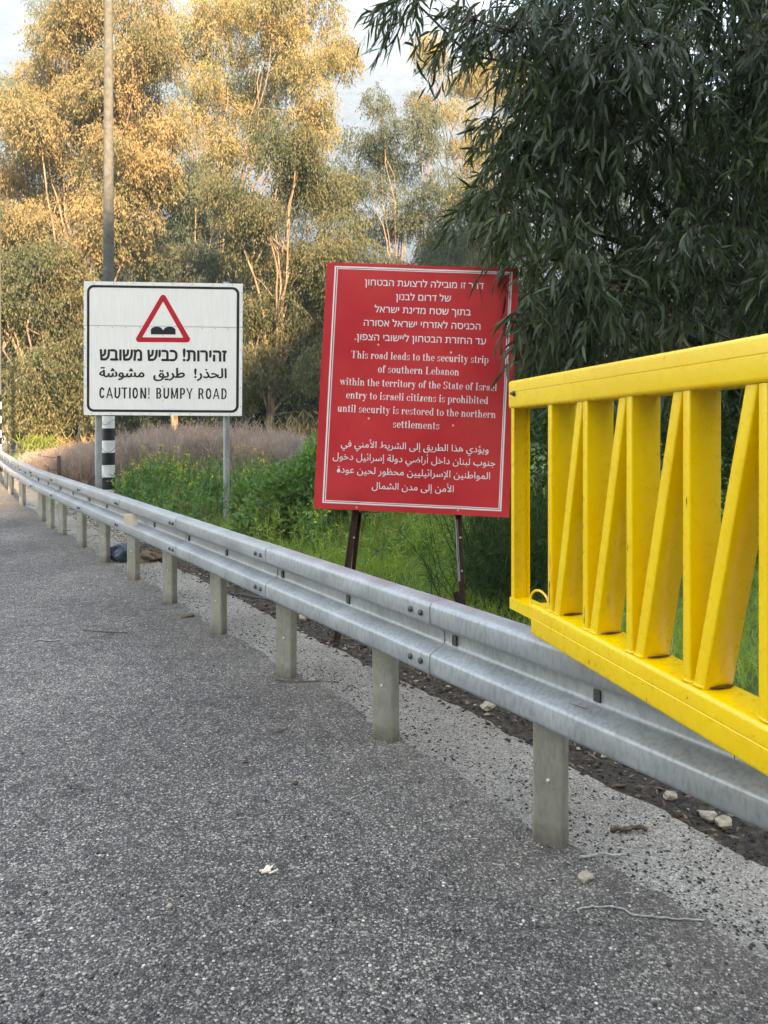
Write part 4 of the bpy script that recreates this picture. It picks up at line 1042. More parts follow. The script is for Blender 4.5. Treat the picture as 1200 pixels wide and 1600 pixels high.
TREES = [
 ('broad tan and orange eucalyptus on the left with drooping crown behind the tall pole', 'leaf_tan', 38, 130,
  [(100, 40, 50, 45), (160, 15, 70, 55), (210, -10, 60, 50), (60, 120, 50, 45), (120, 90, 70, 70), (80, 170, 90, 80), (190, 150, 80, 90), (60, 270, 100, 90), (190, 260, 90, 80), (130, 350, 110, 70), (20, 370, 80, 80), (230, 90, 40, 60), (260, 190, 30, 60)], 1.0),
 ('tallest golden eucalyptus in the middle with the brightest sunlit top', 'leaf_gold', 45, 320,
  [(470, 60, 75, 90), (400, 20, 80, 70), (330, 60, 70, 70), (480, 150, 50, 60), (380, 130, 65, 60), (300, 130, 50, 60), (250, 50, 50, 60), (530, 90, 28, 40), (460, -40, 80, 60), (350, 230, 60, 40), (500, 200, 30, 40)], 1.05),
 ('olive eucalyptus with pale forked limbs between the two signs', 'leaf_olive', 36, 420,
  [(440, 230, 60, 55), (400, 300, 70, 60), (490, 300, 65, 60), (430, 390, 90, 60), (520, 380, 50, 70), (420, 480, 70, 60), (500, 470, 55, 70), (440, 570, 75, 50), (530, 560, 45, 60), (380, 600, 40, 50), (480, 640, 70, 30)], .95),
 ('dull green eucalyptus behind the caution sign below the golden crown', 'leaf_grey', 41, 270,
  [(270, 270, 60, 50), (320, 320, 70, 60), (260, 370, 70, 60), (330, 420, 70, 60), (230, 450, 60, 60), (300, 520, 90, 60), (200, 560, 60, 60)], .8),
 ('low weeping tan eucalyptus at the left edge over the far guardrail', 'leaf_olive', 33, 60,
  [(60, 440, 70, 60), (20, 500, 60, 60), (100, 500, 55, 60), (70, 580, 45, 60), (60, 650, 35, 40), (120, 600, 40, 55), (-20, 440, 60, 70)], .95),
 ('slender grey green eucalyptus left of the mountain gap with open branches', 'leaf_grey', 50, 640,
  [(600, 180, 36, 38), (570, 215, 45, 40), (615, 250, 50, 45), (660, 205, 38, 45), (560, 280, 50, 45), (590, 320, 60, 50), (650, 340, 60, 55), (690, 290, 50, 60), (560, 370, 60, 45), (620, 400, 80, 45), (700, 390, 60, 50)], .95),
 ('sparse golden topped eucalyptus right of the mountain gap', 'leaf_gold', 55, 740,
  [(660, 85, 38, 40), (700, 130, 50, 50), (760, 120, 55, 55), (670, 170, 30, 40), (730, 200, 60, 50), (800, 170, 60, 60), (780, 260, 60, 60), (720, 290, 50, 50), (730, 370, 80, 50), (800, 350, 60, 60), (850, 90, 60, 60)], .9),
 ('small dark eucalyptus top showing left of the tan crown', 'leaf_grey', 62, 60,
  [(75, 20, 40, 35), (120, 0, 50, 30), (30, 150, 40, 50), (0, 190, 45, 50)], .8),
 ('dense olive eucalyptus behind the right of the red sign', 'leaf_olive', 47, 800,
  [(760, 420, 60, 60), (830, 420, 70, 70), (700, 450, 60, 50), (780, 520, 80, 60), (860, 540, 80, 80), (640, 500, 70, 60), (580, 520, 60, 60)], .8),
 ('tall olive eucalyptus mostly hidden behind the dark hanging branches', 'leaf_olive', 46, 1010,
  [(940, 120, 90, 90), (1050, 60, 90, 90), (1000, 220, 100, 90), (1120, 200, 90, 90), (920, 300, 80, 90), (1080, 340, 100, 90), (980, 450, 90, 90), (1150, 450, 90, 90), (1050, 560, 90, 80)], .55),
 ('rightmost olive eucalyptus seen in chinks beside the yellow gate', 'leaf_olive', 42, 1230,
  [(1220, 100, 90, 90), (1280, 250, 90, 90), (1220, 380, 90, 90), (1260, 520, 90, 90), (1180, 620, 90, 60)], .55),
]
for lab, mt, Y, bp_, bl, dn in TREES:
    _, k = bg_tree('eucalyptus_tree', lab, mt, Y, bp_, bl, dn); nleaf += k
for lab, mt, Y, bp_, bl, dn in (
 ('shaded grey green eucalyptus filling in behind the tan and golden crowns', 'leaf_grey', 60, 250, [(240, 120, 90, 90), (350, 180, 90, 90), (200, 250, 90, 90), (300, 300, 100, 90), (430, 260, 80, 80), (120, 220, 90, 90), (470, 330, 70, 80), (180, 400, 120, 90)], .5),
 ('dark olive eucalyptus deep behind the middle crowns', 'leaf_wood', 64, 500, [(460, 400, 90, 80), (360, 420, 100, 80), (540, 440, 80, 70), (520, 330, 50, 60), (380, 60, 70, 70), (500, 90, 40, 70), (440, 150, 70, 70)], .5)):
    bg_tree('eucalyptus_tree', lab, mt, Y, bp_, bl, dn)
# shaded wood behind and below the crowns, one mass
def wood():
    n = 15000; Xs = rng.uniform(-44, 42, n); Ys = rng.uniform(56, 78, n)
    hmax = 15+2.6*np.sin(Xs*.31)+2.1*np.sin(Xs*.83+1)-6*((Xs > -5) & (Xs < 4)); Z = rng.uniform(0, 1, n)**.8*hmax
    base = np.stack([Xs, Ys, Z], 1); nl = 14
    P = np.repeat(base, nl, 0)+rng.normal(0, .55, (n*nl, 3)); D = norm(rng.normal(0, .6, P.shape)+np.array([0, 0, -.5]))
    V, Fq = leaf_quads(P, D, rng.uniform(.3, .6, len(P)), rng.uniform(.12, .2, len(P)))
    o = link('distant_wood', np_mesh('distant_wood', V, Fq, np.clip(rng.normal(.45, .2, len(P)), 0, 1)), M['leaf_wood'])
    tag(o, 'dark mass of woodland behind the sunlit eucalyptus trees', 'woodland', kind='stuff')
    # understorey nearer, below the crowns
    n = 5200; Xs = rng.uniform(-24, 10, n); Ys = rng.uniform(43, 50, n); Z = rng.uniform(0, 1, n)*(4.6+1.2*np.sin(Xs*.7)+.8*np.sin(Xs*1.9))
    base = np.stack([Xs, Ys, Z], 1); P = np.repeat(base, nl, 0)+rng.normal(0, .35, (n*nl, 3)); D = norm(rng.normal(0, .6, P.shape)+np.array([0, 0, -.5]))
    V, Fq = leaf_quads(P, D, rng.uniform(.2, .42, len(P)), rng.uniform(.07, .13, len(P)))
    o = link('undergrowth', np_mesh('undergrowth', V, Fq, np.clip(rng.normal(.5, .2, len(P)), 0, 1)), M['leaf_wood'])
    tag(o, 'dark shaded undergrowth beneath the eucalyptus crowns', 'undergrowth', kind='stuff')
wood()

# ------------------------------------------------------------------ the near dark eucalyptus
def near_tree():
    base = Vector((4.6, 8.6, 0))
    t = thing('eucalyptus_tree', base, 'large dark eucalyptus with long hanging leaves overhanging the red sign and gate', 'tree')
    tb = MB(); pts, rs = limb(base-Vector((0, 0, .1)), base+Vector((-.3, .2, 7.5)), .26, .14, 0, 9, .015); tb.tube(pts, rs, 12)
    tb.build('trunk', M['bark_dark'], t, 60)
    cl = []   # px, py, Y, radius m
    edge = [(640, -6, 5.0, .14), (742, 30, 5.0, .26), (800, 48, 5.1, .30), (870, 40, 5.2, .34), (785, 200, 5.3, .12), (872, 165, 5.3, .24), (822, 245, 5.2, .18), (850, 250, 5.3, .32),
            (775, 300, 5.1, .18), (820, 330, 5.1, .28), (805, 332, 4.9, .15), (900, 372, 4.9, .24), (895, 425, 4.85, .15), (905, 460, 4.8, .20), (838, 478, 4.7, .07), (890, 515, 5.0, .14), (930, 545, 5.0, .20), (830, 30, 5.6, .32), (880, 110, 5.3, .36), (900, 190, 5.3, .36)]
    cl += edge
    r2 = random.Random(5)
    for gy in range(-60, 600, 62):
        for gx in range(880, 1330, 66):
            if gy > 330 and gx < 930: continue
            cl.append((gx+r2.uniform(-25, 25), gy+r2.uniform(-22, 22), r2.uniform(4.8, 6.8), r2.uniform(.20, .38 if gy < 330 else .30)))
    for gy in range(-40, 640, 80):
        for gx in range(850, 1380, 85):
            cl.append((gx+r2.uniform(-30, 30), gy+r2.uniform(-22, 22), r2.uniform(7.2, 9.8), r2.uniform(.5, .75)))
    C = np.array([list(W(a, b, Y))+[r] for a, b, Y, r in cl]); 
    Ycl = np.array([c_[2] for c_ in cl])
    per = np.where(Ycl < 7, np.maximum(16, C[:, 3]**2*270), C[:, 3]**2*48).astype(int)
    idx = np.repeat(np.arange(len(C)), per); n = len(idx)
    d = rvec(n); rr = rng.uniform(0, 1, n)**.45; st0 = C[idx, :3]+d*(C[idx, 3]*rr)[:, None]*np.array([1, 1, .8])
    lean = norm(d*np.array([1, 1, .5])*.6+np.array([-.35, -.15, -.45])+rng.normal(0, .28, (n, 3)))
    Ls = rng.uniform(.16, .36, n); nl = 11
    tt = np.linspace(.05, 1, nl)
    droop = np.array([0, 0, -1.0])
    P = (st0[:, None, :]+lean[:, None, :]*(Ls[:, None]*tt)[:, :, None]+droop*((Ls*.45)[:, None]*tt**2)[:, :, None]).reshape(-1, 3)
    ax = norm(np.repeat(lean, nl, 0)+droop*.5)
    D = norm(ax*.7+rng.normal(0, .42, P.shape)+droop*.38)
    Ln = rng.uniform(.08, .165, len(P)); Wn = Ln*rng.uniform(.13, .20, len(P))
    ct = rng.normal(0, .12, len(C)); tint = np.clip(.45+np.repeat(ct[idx], nl)+rng.normal(0, .17, len(P)), 0, 1)
    # the 300 leaves that show largest become single parts
    vis = (P[:, 0]/P[:, 1] < .50) & (P[:, 0]/P[:, 1] > 0.0) & (P[:, 2] > 1.9)
    score = np.where(vis, Ln/P[:, 1]*(1-1.2*(P[:, 0]/P[:, 1])), 0); top = np.argsort(-score)[:300]; keep = np.ones(len(P), bool); keep[top] = False
    V, Fq = leaf_long(P[keep], D[keep], Ln[keep], Wn[keep])
    o = link('foliage', np_mesh('foliage', V, Fq, np.repeat(tint[keep], 3)), M['leaf_near'], t); o['kind'] = 'stuff'
    protos = []
    for q in range(8):
        v, f = leaf_long(np.zeros((1, 3)), np.array([[0, 0, -1.0]]), np.array([1.0]), np.array([.135]))
        me = np_mesh('leaf', v, f, np.full(3, .2+.09*q)); me.materials.append(M['leaf_near']); protos.append(me)
    for i in top:
        o = bpy.data.objects.new('leaf', protos[int(rng.integers(8))]); COL.objects.link(o); o.parent = t
        o.location = Vector(P[i])-base; o.scale = (float(Ln[i]),)*3
        q = Vector((0, 0, -1)).rotation_difference(Vector(D[i])); o.rotation_mode = 'QUATERNION'
        from mathutils import Quaternion
        o.rotation_quaternion = q @ Quaternion((0, 0, 1), float(rng.uniform(0, 6.28)))
    A = st0; Bq = st0+lean*Ls[:, None]+droop*(Ls*.45)[:, None]; mid = st0+lean*(Ls*.5)[:, None]+droop*(Ls*.11)[:, None]
    tw = join([tubes_np(A, mid, .0026, .002), tubes_np(mid, Bq, .002, .001)])
    cen = C[idx, :3]; tw = join([tw, tubes_np(cen, A, .005, .0026)])
    o = link('twigs', np_mesh('twigs', *tw), M['bark_dark'], t); o['kind'] = 'stuff'
    lb = MB()
    for q in range(len(C)):
        e = Vector(C[q, :3]); k = int(np.clip((e.z-.5)/7.5*9, 2, 8)); a = pts[k]
        if q % 3 and q > 20: 
            near = C[np.argsort(np.sum((C[:, :3]-C[q, :3])**2, 1))[1:5], :3]; a2 = Vector(near[np.argmax(near[:, 0])]); r0 = .012
        else: a2 = a; r0 = .035
        p1, r1 = limb(a2, e, r0, .006, .05, 8, .03); lb.tube(p1, r1, 6, False)
    lb.build('limbs', M['bark_dark'], t, 60)
near_tree()

# ------------------------------------------------------------------ verge vegetation
def rel(a, b): return P0+T*a+NR*b
def grass():
    n = 62000
    Xs = rng.uniform(-6, 7, n*2); Ys = 4.2+rng.uniform(0, 1, n*2)**1.2*10
    relx, rely = Xs-P0.x, Ys-P0.y; b = relx*NR.x+rely*NR.y
    clump = .5+.5*np.sin(Xs*2.3+np.sin(Ys*1.7)*1.5)*np.sin(Ys*2.1+1)
    ok = (b > 1.35+.25*np.sin(Ys*3)) & (rng.uniform(0, 1, n*2) < .35+.65*clump) & (Xs/Ys < .62) & (Xs/Ys > -.45) 
    Xs, Ys, b, clump = Xs[ok][:n], Ys[ok][:n], b[ok][:n], clump[ok][:n]; n = len(Xs)
    h = (.10+.22*clump*rng.uniform(.5, 1.3, n))*np.clip((b-1.0)/1.0, .35, 1.15); w = rng.uniform(.004, .008, n)
    A = np.stack([Xs, Ys, np.full(n, -.02)], 1); dr = rng.normal(0, .42, (n, 3)); dr[:, 2] = 1; dr = norm(dr)
    side = norm(np.cross(dr, rvec(n))); Mi = A+dr*(h*.55)[:, None]; Tp = A+dr*h[:, None]+np.stack([rng.normal(0, .35, n)*h, rng.normal(0, .35, n)*h, -.12*h], 1)
    s = side*(w/2)[:, None]
    V = np.stack([A-s, A+s, Mi+s*.8, Mi-s*.8, Tp+s*.1, Tp-s*.1], 1).reshape(-1, 3); k = (np.arange(n)*6)[:, None]
    Fq = np.concatenate([k+np.array([[0, 1, 2, 3]]), k+np.array([[3, 2, 4, 5]])], 1).reshape(-1, 4)
    tint = np.clip(.45+.25*(clump-.5)+rng.normal(0, .2, n), 0, 1)
    o = link('grass', np_mesh('grass', V, Fq, np.repeat(tint, 2)), M['grass']); tag(o, 'bright green spring grass on the verge behind the guardrail', 'grass', kind='stuff')
grass()
def weeds(n, px0, px1, y0, y1, Y0, Y1, mat, label, hmin, hmax, lw, m=16):
    Y = rng.uniform(Y0, Y1, n); X = (rng.uniform(px0, px1, n)-600)/F*Y; A = np.stack([X, Y, np.zeros(n)], 1)
    D = norm(np.stack([rng.normal(0, .22, n), rng.normal(0, .22, n), np.ones(n)], 1)); H_ = rng.uniform(hmin, hmax, n); Tp = A+D*H_[:, None]
    P = (A[:, None]+D[:, None]*(H_[:, None]*rng.uniform(.15, 1, (n, m)))[:, :, None]).reshape(-1, 3)
    v1, f1 = tubes_np(A, Tp, .0035, .0015); v2, f2 = leaf_quads(P, norm(rng.normal(0, .7, P.shape)+np.array([0, 0, .5])), rng.uniform(.03, .11, len(P)), np.full(len(P), lw))
    V, Fq = join([(v1, f1), (v2, f2)]); tint = np.clip(rng.normal(.5, .25, len(Fq)), 0, 1)
    tag(link('weeds', np_mesh('weeds', V, Fq, tint), M[mat]), label, 'weeds', kind='stuff')
weeds(420, 380, 860, 0, 0, 6.9, 10.5, 'grass', 'fine yellow green weeds standing in the grass', .25, .6, .010)
weeds(260, 200, 900, 0, 0, 7.5, 12.5, 'dry', 'thin dry stalks scattered through the green verge', .3, .75, .006, 6)
weeds(500, 200, 620, 0, 0, 9.5, 14.0, 'leaf_bush', 'mixed green weeds between the sign posts', .35, .95, .02, 22)
def leafy(name, label, cat, blobs, mat, n, L_, w_, group=None, up=.2, stems=40):
    """blobs: (px, py, Y, rx, rz) centre in the photograph and radii in metres"""
    C = np.array([list(W(a, b, Y))+[rx, rz] for a, b, Y, rx, rz in blobs]); c0 = C[:, :3].mean(0)
    t = thing(name, (c0[0], c0[1], 0), label, cat, group)
    wt = C[:, 3]**2; idx = rng.choice(len(C), n, p=wt/wt.sum()); d = rvec(n); rr = rng.uniform(0, 1, n)**.4
    P = C[idx, :3]+d*np.stack([C[idx, 3], C[idx, 3]*.8, C[idx, 4]], 1)*rr[:, None]
    lump = .06*np.stack([np.sin(P[:, 0]*9+P[:, 2]*5), np.sin(P[:, 1]*8), np.sin(P[:, 0]*7+P[:, 1]*6)], 1); P = P+lump
    P[:, 2] = np.abs(P[:, 2])
    D = norm(d*.6+rng.normal(0, .5, (n, 3))+np.array([0, 0, up])); Ln = rng.uniform(.6, 1.3, n)*L_; Wn = Ln*w_
    tint = np.clip(.45+.12*np.sin(P[:, 0]*5)+rng.normal(0, .2, n), 0, 1)
    V, Fq = leaf_quads(P, D, Ln, Wn)
    o = link('foliage', np_mesh('foliage', V, Fq, tint), M[mat], t); o['kind'] = 'stuff'
    k = stems; j = rng.choice(len(C), k); B_ = C[j, :3]+rng.normal(0, .4, (k, 3))*C[j, 3:4]
    A = B_.copy(); A[:, 2] = 0; A[:, :2] = A[:, :2]*.5+C[j, :2]*.5; B_[:, 2] = np.maximum(B_[:, 2], .1)
    link('stems', np_mesh('stems', *tubes_np(A, B_, .008, .003)), M['bark_dark'], t)
    return t, C
leafy('leafy_bush', 'fresh green broad leaved bush left of the red sign', 'bush', [(440, 790, 9.4, .42, .32), (470, 755, 9.4, .40, .34), (500, 735, 9.6, .45, .40), (410, 815, 9.0, .32, .2), (540, 760, 9.2, .5, .4)], 'leaf_bush', 9000, .075, .55)
leafy('leafy_bush', 'low grey green bush at the foot of the caution sign post', 'bush', [(390, 780, 10.8, .4, .32), (330, 800, 10.9, .4, .22), (300, 790, 11.2, .4, .25)], 'leaf_bush', 6000, .07, .30)
leafy('leafy_bush', 'deep green bush under the hanging branches behind the gate bars', 'bush', [(840, 700, 7.6, .5, .55), (930, 720, 7.6, .6, .7), (1020, 700, 7.9, .6, .8), (1110, 700, 8.0, .6, .8), (880, 820, 7.0, .5, .45), (1190, 720, 8.2, .6, .8), (960, 840, 7.3, .5, .4), (1260, 760, 8.0, .6, .7), (1180, 850, 7.7, .35, .3)], 'leaf_darkbush', 20000, .085, .30)
leafy('leafy_bush', 'dark bush beneath the lower edge of the red sign', 'bush', [(620, 755, 11.0, .7, .38), (700, 755, 10.6, .6, .38), (570, 760, 11.2, .6, .3), (770, 760, 9.4, .5, .5)], 'leaf_darkbush', 9000, .06, .35)
def feathery():
    """fennel like plant: fine strands"""
    c0 = W(812, 930, 6.1); t = thing('feathery_shrub', (c0.x, c0.y, 0), 'dark feathery shrub of fine needles right of the red sign leg', 'shrub')
    st = []; n = 420
    B0 = np.array([c0.x, c0.y, 0])+np.stack([rng.normal(0, .23, n), rng.normal(.1, .30, n), np.zeros(n)], 1)
    D0 = norm(np.stack([rng.normal(0, .30, n), rng.normal(0, .3, n), np.ones(n)], 1)); Hh = rng.uniform(.35, 1.05, n)
    Tp = B0+D0*Hh[:, None]; m = 46
    tt = rng.uniform(.12, 1, (n, m)); P = (B0[:, None]+D0[:, None]*(Hh[:, None]*tt)[:, :, None]).reshape(-1, 3)
    D = norm(np.repeat(D0, m, 0)*.55+rng.normal(0, .5, P.shape)); L_ = rng.uniform(.08, .17, len(P))
    V, Fq = leaf_quads(P, D, L_, np.full(len(P), .0045))
    o = link('foliage', np_mesh('foliage', V, Fq, np.clip(rng.normal(.55, .2, len(P)), 0, 1)), M['leaf_darkbush'], t); o['kind'] = 'stuff'
    link('stems', np_mesh('stems', *tubes_np(B0, Tp, .004, .002)), M['leaf_darkbush'], t)
feathery()
def mustard(px0, px1, pytop, pybot, Y, n, label):
    cx = W((px0+px1)/2, 700, Y); t = thing('mustard_plant', (cx.x, Y, 0), label, 'flowering plant', 'yellow mustard plants on the verge')
    X0, X1 = W(px0, 0, Y).x, W(px1, 0, Y).x; zt = W(0, pytop, Y).z
    Bx = rng.uniform(X0, X1, n); u = (Bx-X0)/(X1-X0); hh = zt*(.62+.38*np.sin(np.clip(u, .05, .95)*math.pi))*rng.uniform(.55, 1.0, n)
    A = np.stack([Bx, Y+rng.normal(0, .35, n), np.zeros(n)], 1); D = norm(np.stack([rng.normal(0, .16, n), rng.normal(0, .16, n), np.ones(n)], 1)); Tp = A+D*hh[:, None]
    link('stems', np_mesh('stems', *tubes_np(A, Tp, .005, .0025), None), M['leaf_bush'], t)
    m = 44; tt = rng.uniform(.05, .92, (n, m)); P = (A[:, None]+D[:, None]*(hh[:, None]*tt)[:, :, None]).reshape(-1, 3)+rng.normal(0, .03, (n*m, 3))
    V, Fq = leaf_quads(P, norm(rng.normal(0, .5, P.shape)+np.array([0, 0, .4])), rng.uniform(.04, .10, len(P)), rng.uniform(.012, .025, len(P)))
    o = link('foliage', np_mesh('foliage', V, Fq, np.clip(rng.normal(.5, .22, len(P)), 0, 1)), M['leaf_bush'], t); o['kind'] = 'stuff'
    sel = rng.permutation(n)[:int(n*.55)]; m = 9; P = np.repeat(Tp[sel], m, 0)+rng.normal(0, .022, (len(sel)*m, 3))
    V, Fq = leaf_quads(P, rvec(len(P)), np.full(len(P), .024), np.full(len(P), .022))
    o = link('flowers', np_mesh('flowers', V, Fq), M['flower'], t); o['kind'] = 'stuff'
mustard(205, 300, 692, 800, 12.2, 150, 'clump of yellow flowered mustard right of the banded pole')
mustard(300, 350, 700, 800, 11.6, 45, 'tall thin yellow mustard just left of the right sign post')
mustard(370, 420, 690, 800, 11.4, 34, 'tall yellow mustard right of the right sign post')
mustard(180, 215, 730, 800, 13.0, 40, 'short mustard tuft against the banded pole')
mustard(470, 515, 745, 850, 8.3, 16, 'small mustard by the left edge of the red sign')
mustard(560, 760, 800, 900, 8.4, 16, 'scattered low mustard in the grass under the red sign')
def brush():
    n = 26000; px = rng.uniform(40, 720, n); Y = rng.uniform(15.5, 21, n); X = (px-600)/F*Y
    top = np.interp(px, [40, 110, 170, 230, 290, 350, 400, 450, 520, 720], [712, 700, 690, 668, 662, 664, 664, 676, 700, 700])
    zt = CH-(top-650)/F*Y; zt = np.maximum(zt*(.84+.13*np.sin(X*3.1+Y*2)+.10*np.sin(X*8.3+Y*5))*np.where(rng.uniform(0, 1, n) < .05, 1.2, 1), .3)
    base = np.stack([X, Y, np.zeros(n)], 1); z0_ = rng.uniform(0, .75, n)*zt; A = base.copy(); A[:, 2] = z0_
    D = norm(np.stack([rng.normal(0, .42, n), rng.normal(0, .3, n), np.ones(n)], 1)); L_ = np.minimum(rng.uniform(.25, .6, n), (zt-z0_)*1.05)
    V, Fq = tubes_np(A, A+D*L_[:, None], .0065, .003)
    tint = np.repeat(np.clip(rng.normal(.5, .2, n), 0, 1), 3)
    P = A+D*(L_*rng.uniform(.3, 1, n))[:, None]
    P = np.repeat(P, 3, 0)+rng.normal(0, .04, (3*n, 3)); V2, F2 = tubes_np(P, P+norm(rng.normal(0, .7, P.shape)+np.array([0, 0, .8]))*rng.uniform(.10, .22, 3*n)[:, None], .004, .002)
    VV, FF = join([(V, Fq), (V2, F2)]); tint = np.concatenate([tint, np.repeat(np.clip(rng.normal(.55, .2, 3*n), 0, 1), 3)])
    o = link('dry_brush', np_mesh('dry_brush', VV, FF, tint), M['brush']); tag(o, 'mauve brown thicket of dry twigs between verge and trees', 'brush', kind='stuff')
brush()
def reeds(name, label, px0, px1, pytop, Y, n, mat, w=.03):
    X = (rng.uniform(px0, px1, n)-600)/F*Y; A = np.stack([X, Y+rng.normal(0, .5, n), np.zeros(n)], 1); z = CH-(pytop-650)/F*Y
    D = norm(np.stack([rng.normal(0, .22, n), rng.normal(0, .2, n), np.ones(n)], 1)); L_ = rng.uniform(.6, 1.05, n)*z; Tp = A+D*L_[:, None]
    t = thing(name, (float(X.mean()), Y, 0), label, 'reeds')
    link('stems', np_mesh('stems', *tubes_np(A, Tp, .010, .005), None), M[mat], t)
    m = 7; P = (A[:, None]+D[:, None]*(L_[:, None]*rng.uniform(.2, 1, (n, m)))[:, :, None]).reshape(-1, 3)
    V, Fq = leaf_quads(P, norm(rng.normal(0, .6, P.shape)+np.array([0, 0, .7])), rng.uniform(.2, .45, len(P)), np.full(len(P), w))
    o = link('blades', np_mesh('blades', V, Fq, rng.uniform(0, 1, len(P))), M[mat], t); o['kind'] = 'stuff'
reeds('reed_clump', 'lime green reeds below the weeping tree at the far left', 52, 88, 682, 22.5, 90, 'reed')
reeds('reed_clump', 'straw coloured dry reeds behind the thicket left of the red sign', 400, 520, 650, 22.0, 120, 'dry')
reeds('reed_clump', 'short straw reeds rising over the thicket near the banded pole', 96, 160, 680, 22.5, 60, 'dry')

# ------------------------------------------------------------------ ground detail
def lump(c, rx, ry, rz, seed=0, sub=2, noise=.22):
    bm = bmesh.new(); bmesh.ops.create_icosphere(bm, subdivisions=sub, radius=1); rr = random.Random(seed)
    ph = [rr.uniform(0, 6) for _ in range(6)]
    for v in bm.verts:
        k = 1+noise*(math.sin(v.co.x*3.1+ph[0])*math.sin(v.co.y*2.7+ph[1])+.6*math.sin(v.co.z*4+ph[2]+v.co.x*3)+.5*math.sin(v.co.y*6+ph[3]))
        v.co = Vector((v.co.x*rx*k, v.co.y*ry*k, v.co.z*rz*k))
    me = bpy.data.meshes.new('lump'); bm.to_mesh(me); bm.free()
    for v in me.vertices: v.co += Vector(c)
    return me
def scatter(name, label, cat, XY, size, mat, z=.008, flat=.5):
    n = len(XY); ico = np.array([(1, 0, 0), (-1, 0, 0), (0, 1, 0), (0, -1, 0), (0, 0, 1), (0, 0, -1)], float)
    fc = np.array([(0, 2, 4), (2, 1, 4), (1, 3, 4), (3, 0, 4), (2, 0, 5), (1, 2, 5), (3, 1, 5), (0, 3, 5)])
    V = ico[None]*rng.uniform(.6, 1.25, (n, 6, 1))*size[:, None, None]; V[:, :, 2] *= flat
    a = rng.uniform(0, 6.28, n); ca, sa = np.cos(a)[:, None], np.sin(a)[:, None]
    x = V[:, :, 0]*ca-V[:, :, 1]*sa; y = V[:, :, 0]*sa+V[:, :, 1]*ca
    V = np.stack([x+XY[:, :1], y+XY[:, 1:2], V[:, :, 2]+z+size[:, None]*flat*.6], 2).reshape(-1, 3)
    Fq = (fc[None]+(np.arange(n)*6)[:, None, None]).reshape(-1, 3)
    o = link(name, np_mesh(name, V, Fq, None, 3), mat); return tag(o, label, cat, kind='stuff')
def strip(n, a0, a1, b0, b1, power=1.0):
    a = a0+(a1-a0)*rng.uniform(0, 1, n)**power; b = rng.uniform(b0, b1, n) if b1 > b0 else rng.normal(b0, -b1, n)
    return np.stack([P0.x+T.x*a+NR.x*b, P0.y+T.y*a+NR.y*b], 1)
sz = lambda n, a, b: a+(b-a)*rng.uniform(0, 1, n)**3
scatter('bitumen_chips', 'loose black chips strewn on the pale shoulder', 'chippings', np.concatenate([strip(3800, -2, 9, .04, .50, 1.3), strip(2600, -2, 8, .14, -.09, 1.2)]), sz(6400, .0028, .009), M['chipd'], .003)
nn_ = 5200; Y_ = 1.6+rng.uniform(0, 1, nn_)**1.6*9; X_ = rng.uniform(-.62, .6, nn_)*Y_; ok = ((X_-P0.x)*NR.x+(Y_-P0.y)*NR.y) < .04
scatter('dark_chips', 'scattered dark stone chips on the asphalt', 'chippings', np.stack([X_[ok], Y_[ok]], 1), sz(int(ok.sum()), .0025, .0085), M['chipd'])
nn_ = 5200; Y_ = 1.6+rng.uniform(0, 1, nn_)**1.6*9; X_ = rng.uniform(-.62, .6, nn_)*Y_; ok = ((X_-P0.x)*NR.x+(Y_-P0.y)*NR.y) < .04
scatter('pale_chips', 'scattered pale stone chips on the asphalt', 'chippings', np.stack([X_[ok], Y_[ok]], 1), sz(int(ok.sum()), .0022, .008), M['chipp'])
scatter('soil_stones', 'small stones and crumbs in the dark soil strip', 'stones', strip(1500, -2, 12, .5, 1.4), sz(1500, .004, .022), M['stone'], -.004)
scatter('soil_clods', 'dark crumbs of earth covering the soil strip', 'soil', strip(9000, -2, 12, .47, 1.5), sz(9000, .004, .018), M['soil'], -.004, .7)
scatter('shoulder_grit', 'fine pale grit over the shoulder and asphalt edge', 'grit', strip(7000, -2, 9, .0, -.16), sz(7000, .0018, .006), M['chipp'], .003)
scatter('soil_stones', 'pale gravel lying between far guardrail posts', 'gravel', strip(900, 7.5, 13, .1, 2.2), sz(900, .01, .045), M['stone'], -.004)
# twig and dead leaf litter
nl_ = 9500; XY = strip(nl_, -2, 12, .49, 1.6); A = np.concatenate([XY, rng.uniform(0, .02, (nl_, 1))], 1)
dd = norm(np.stack([rng.normal(size=nl_), rng.normal(size=nl_), rng.normal(0, .12, nl_)], 1))
V, Fq = leaf_quads(A, dd, rng.uniform(.015, .075, nl_), rng.uniform(.003, .012, nl_))
tag(link('leaf_litter', np_mesh('leaf_litter', V, Fq), M['litter']), 'brown dead leaves and twigs littering the soil strip', 'litter', kind='stuff')
# single things lying about
def stone(px, py, r, label, seed, z=.0, flat=.6, mat='stone', name='stone', cat='stone'):
    g = G(px, py); me = lump((0, 0, 0), r, r*.8, r*flat, seed)
    o = link(name, me, M[mat]); o.location = (g.x, g.y, z+r*flat*.6); me.shade_smooth() if name != 'stone' else None
    return tag(o, label, cat)
stone(915, 1378, .022, 'pale yellow stone on the asphalt below the nearest guardrail post', 1, .008, .75)
stone(1048, 1247, .030, 'whitish stone at the edge of the soil under the gate', 2)
stone(1108, 1280, .034, 'brown stone in the litter below the guardrail, left of a twin', 3)
stone(1130, 1290, .036, 'round brown stone rightmost in the litter below the guardrail', 4)
stone(762, 1108, .040, 'grey white stone in the soil between the two nearest posts', 5)
stone(475, 968, .045, 'tan stone in the soil strip behind the third post', 6)
stone(265, 1421, .010, 'tiny white stone on the asphalt at the lower left', 7, .008)
stone(385, 1195, .011, 'tiny red brown clod on open asphalt', 8, .008, .6, 'rustpaint', 'clod', 'clod')
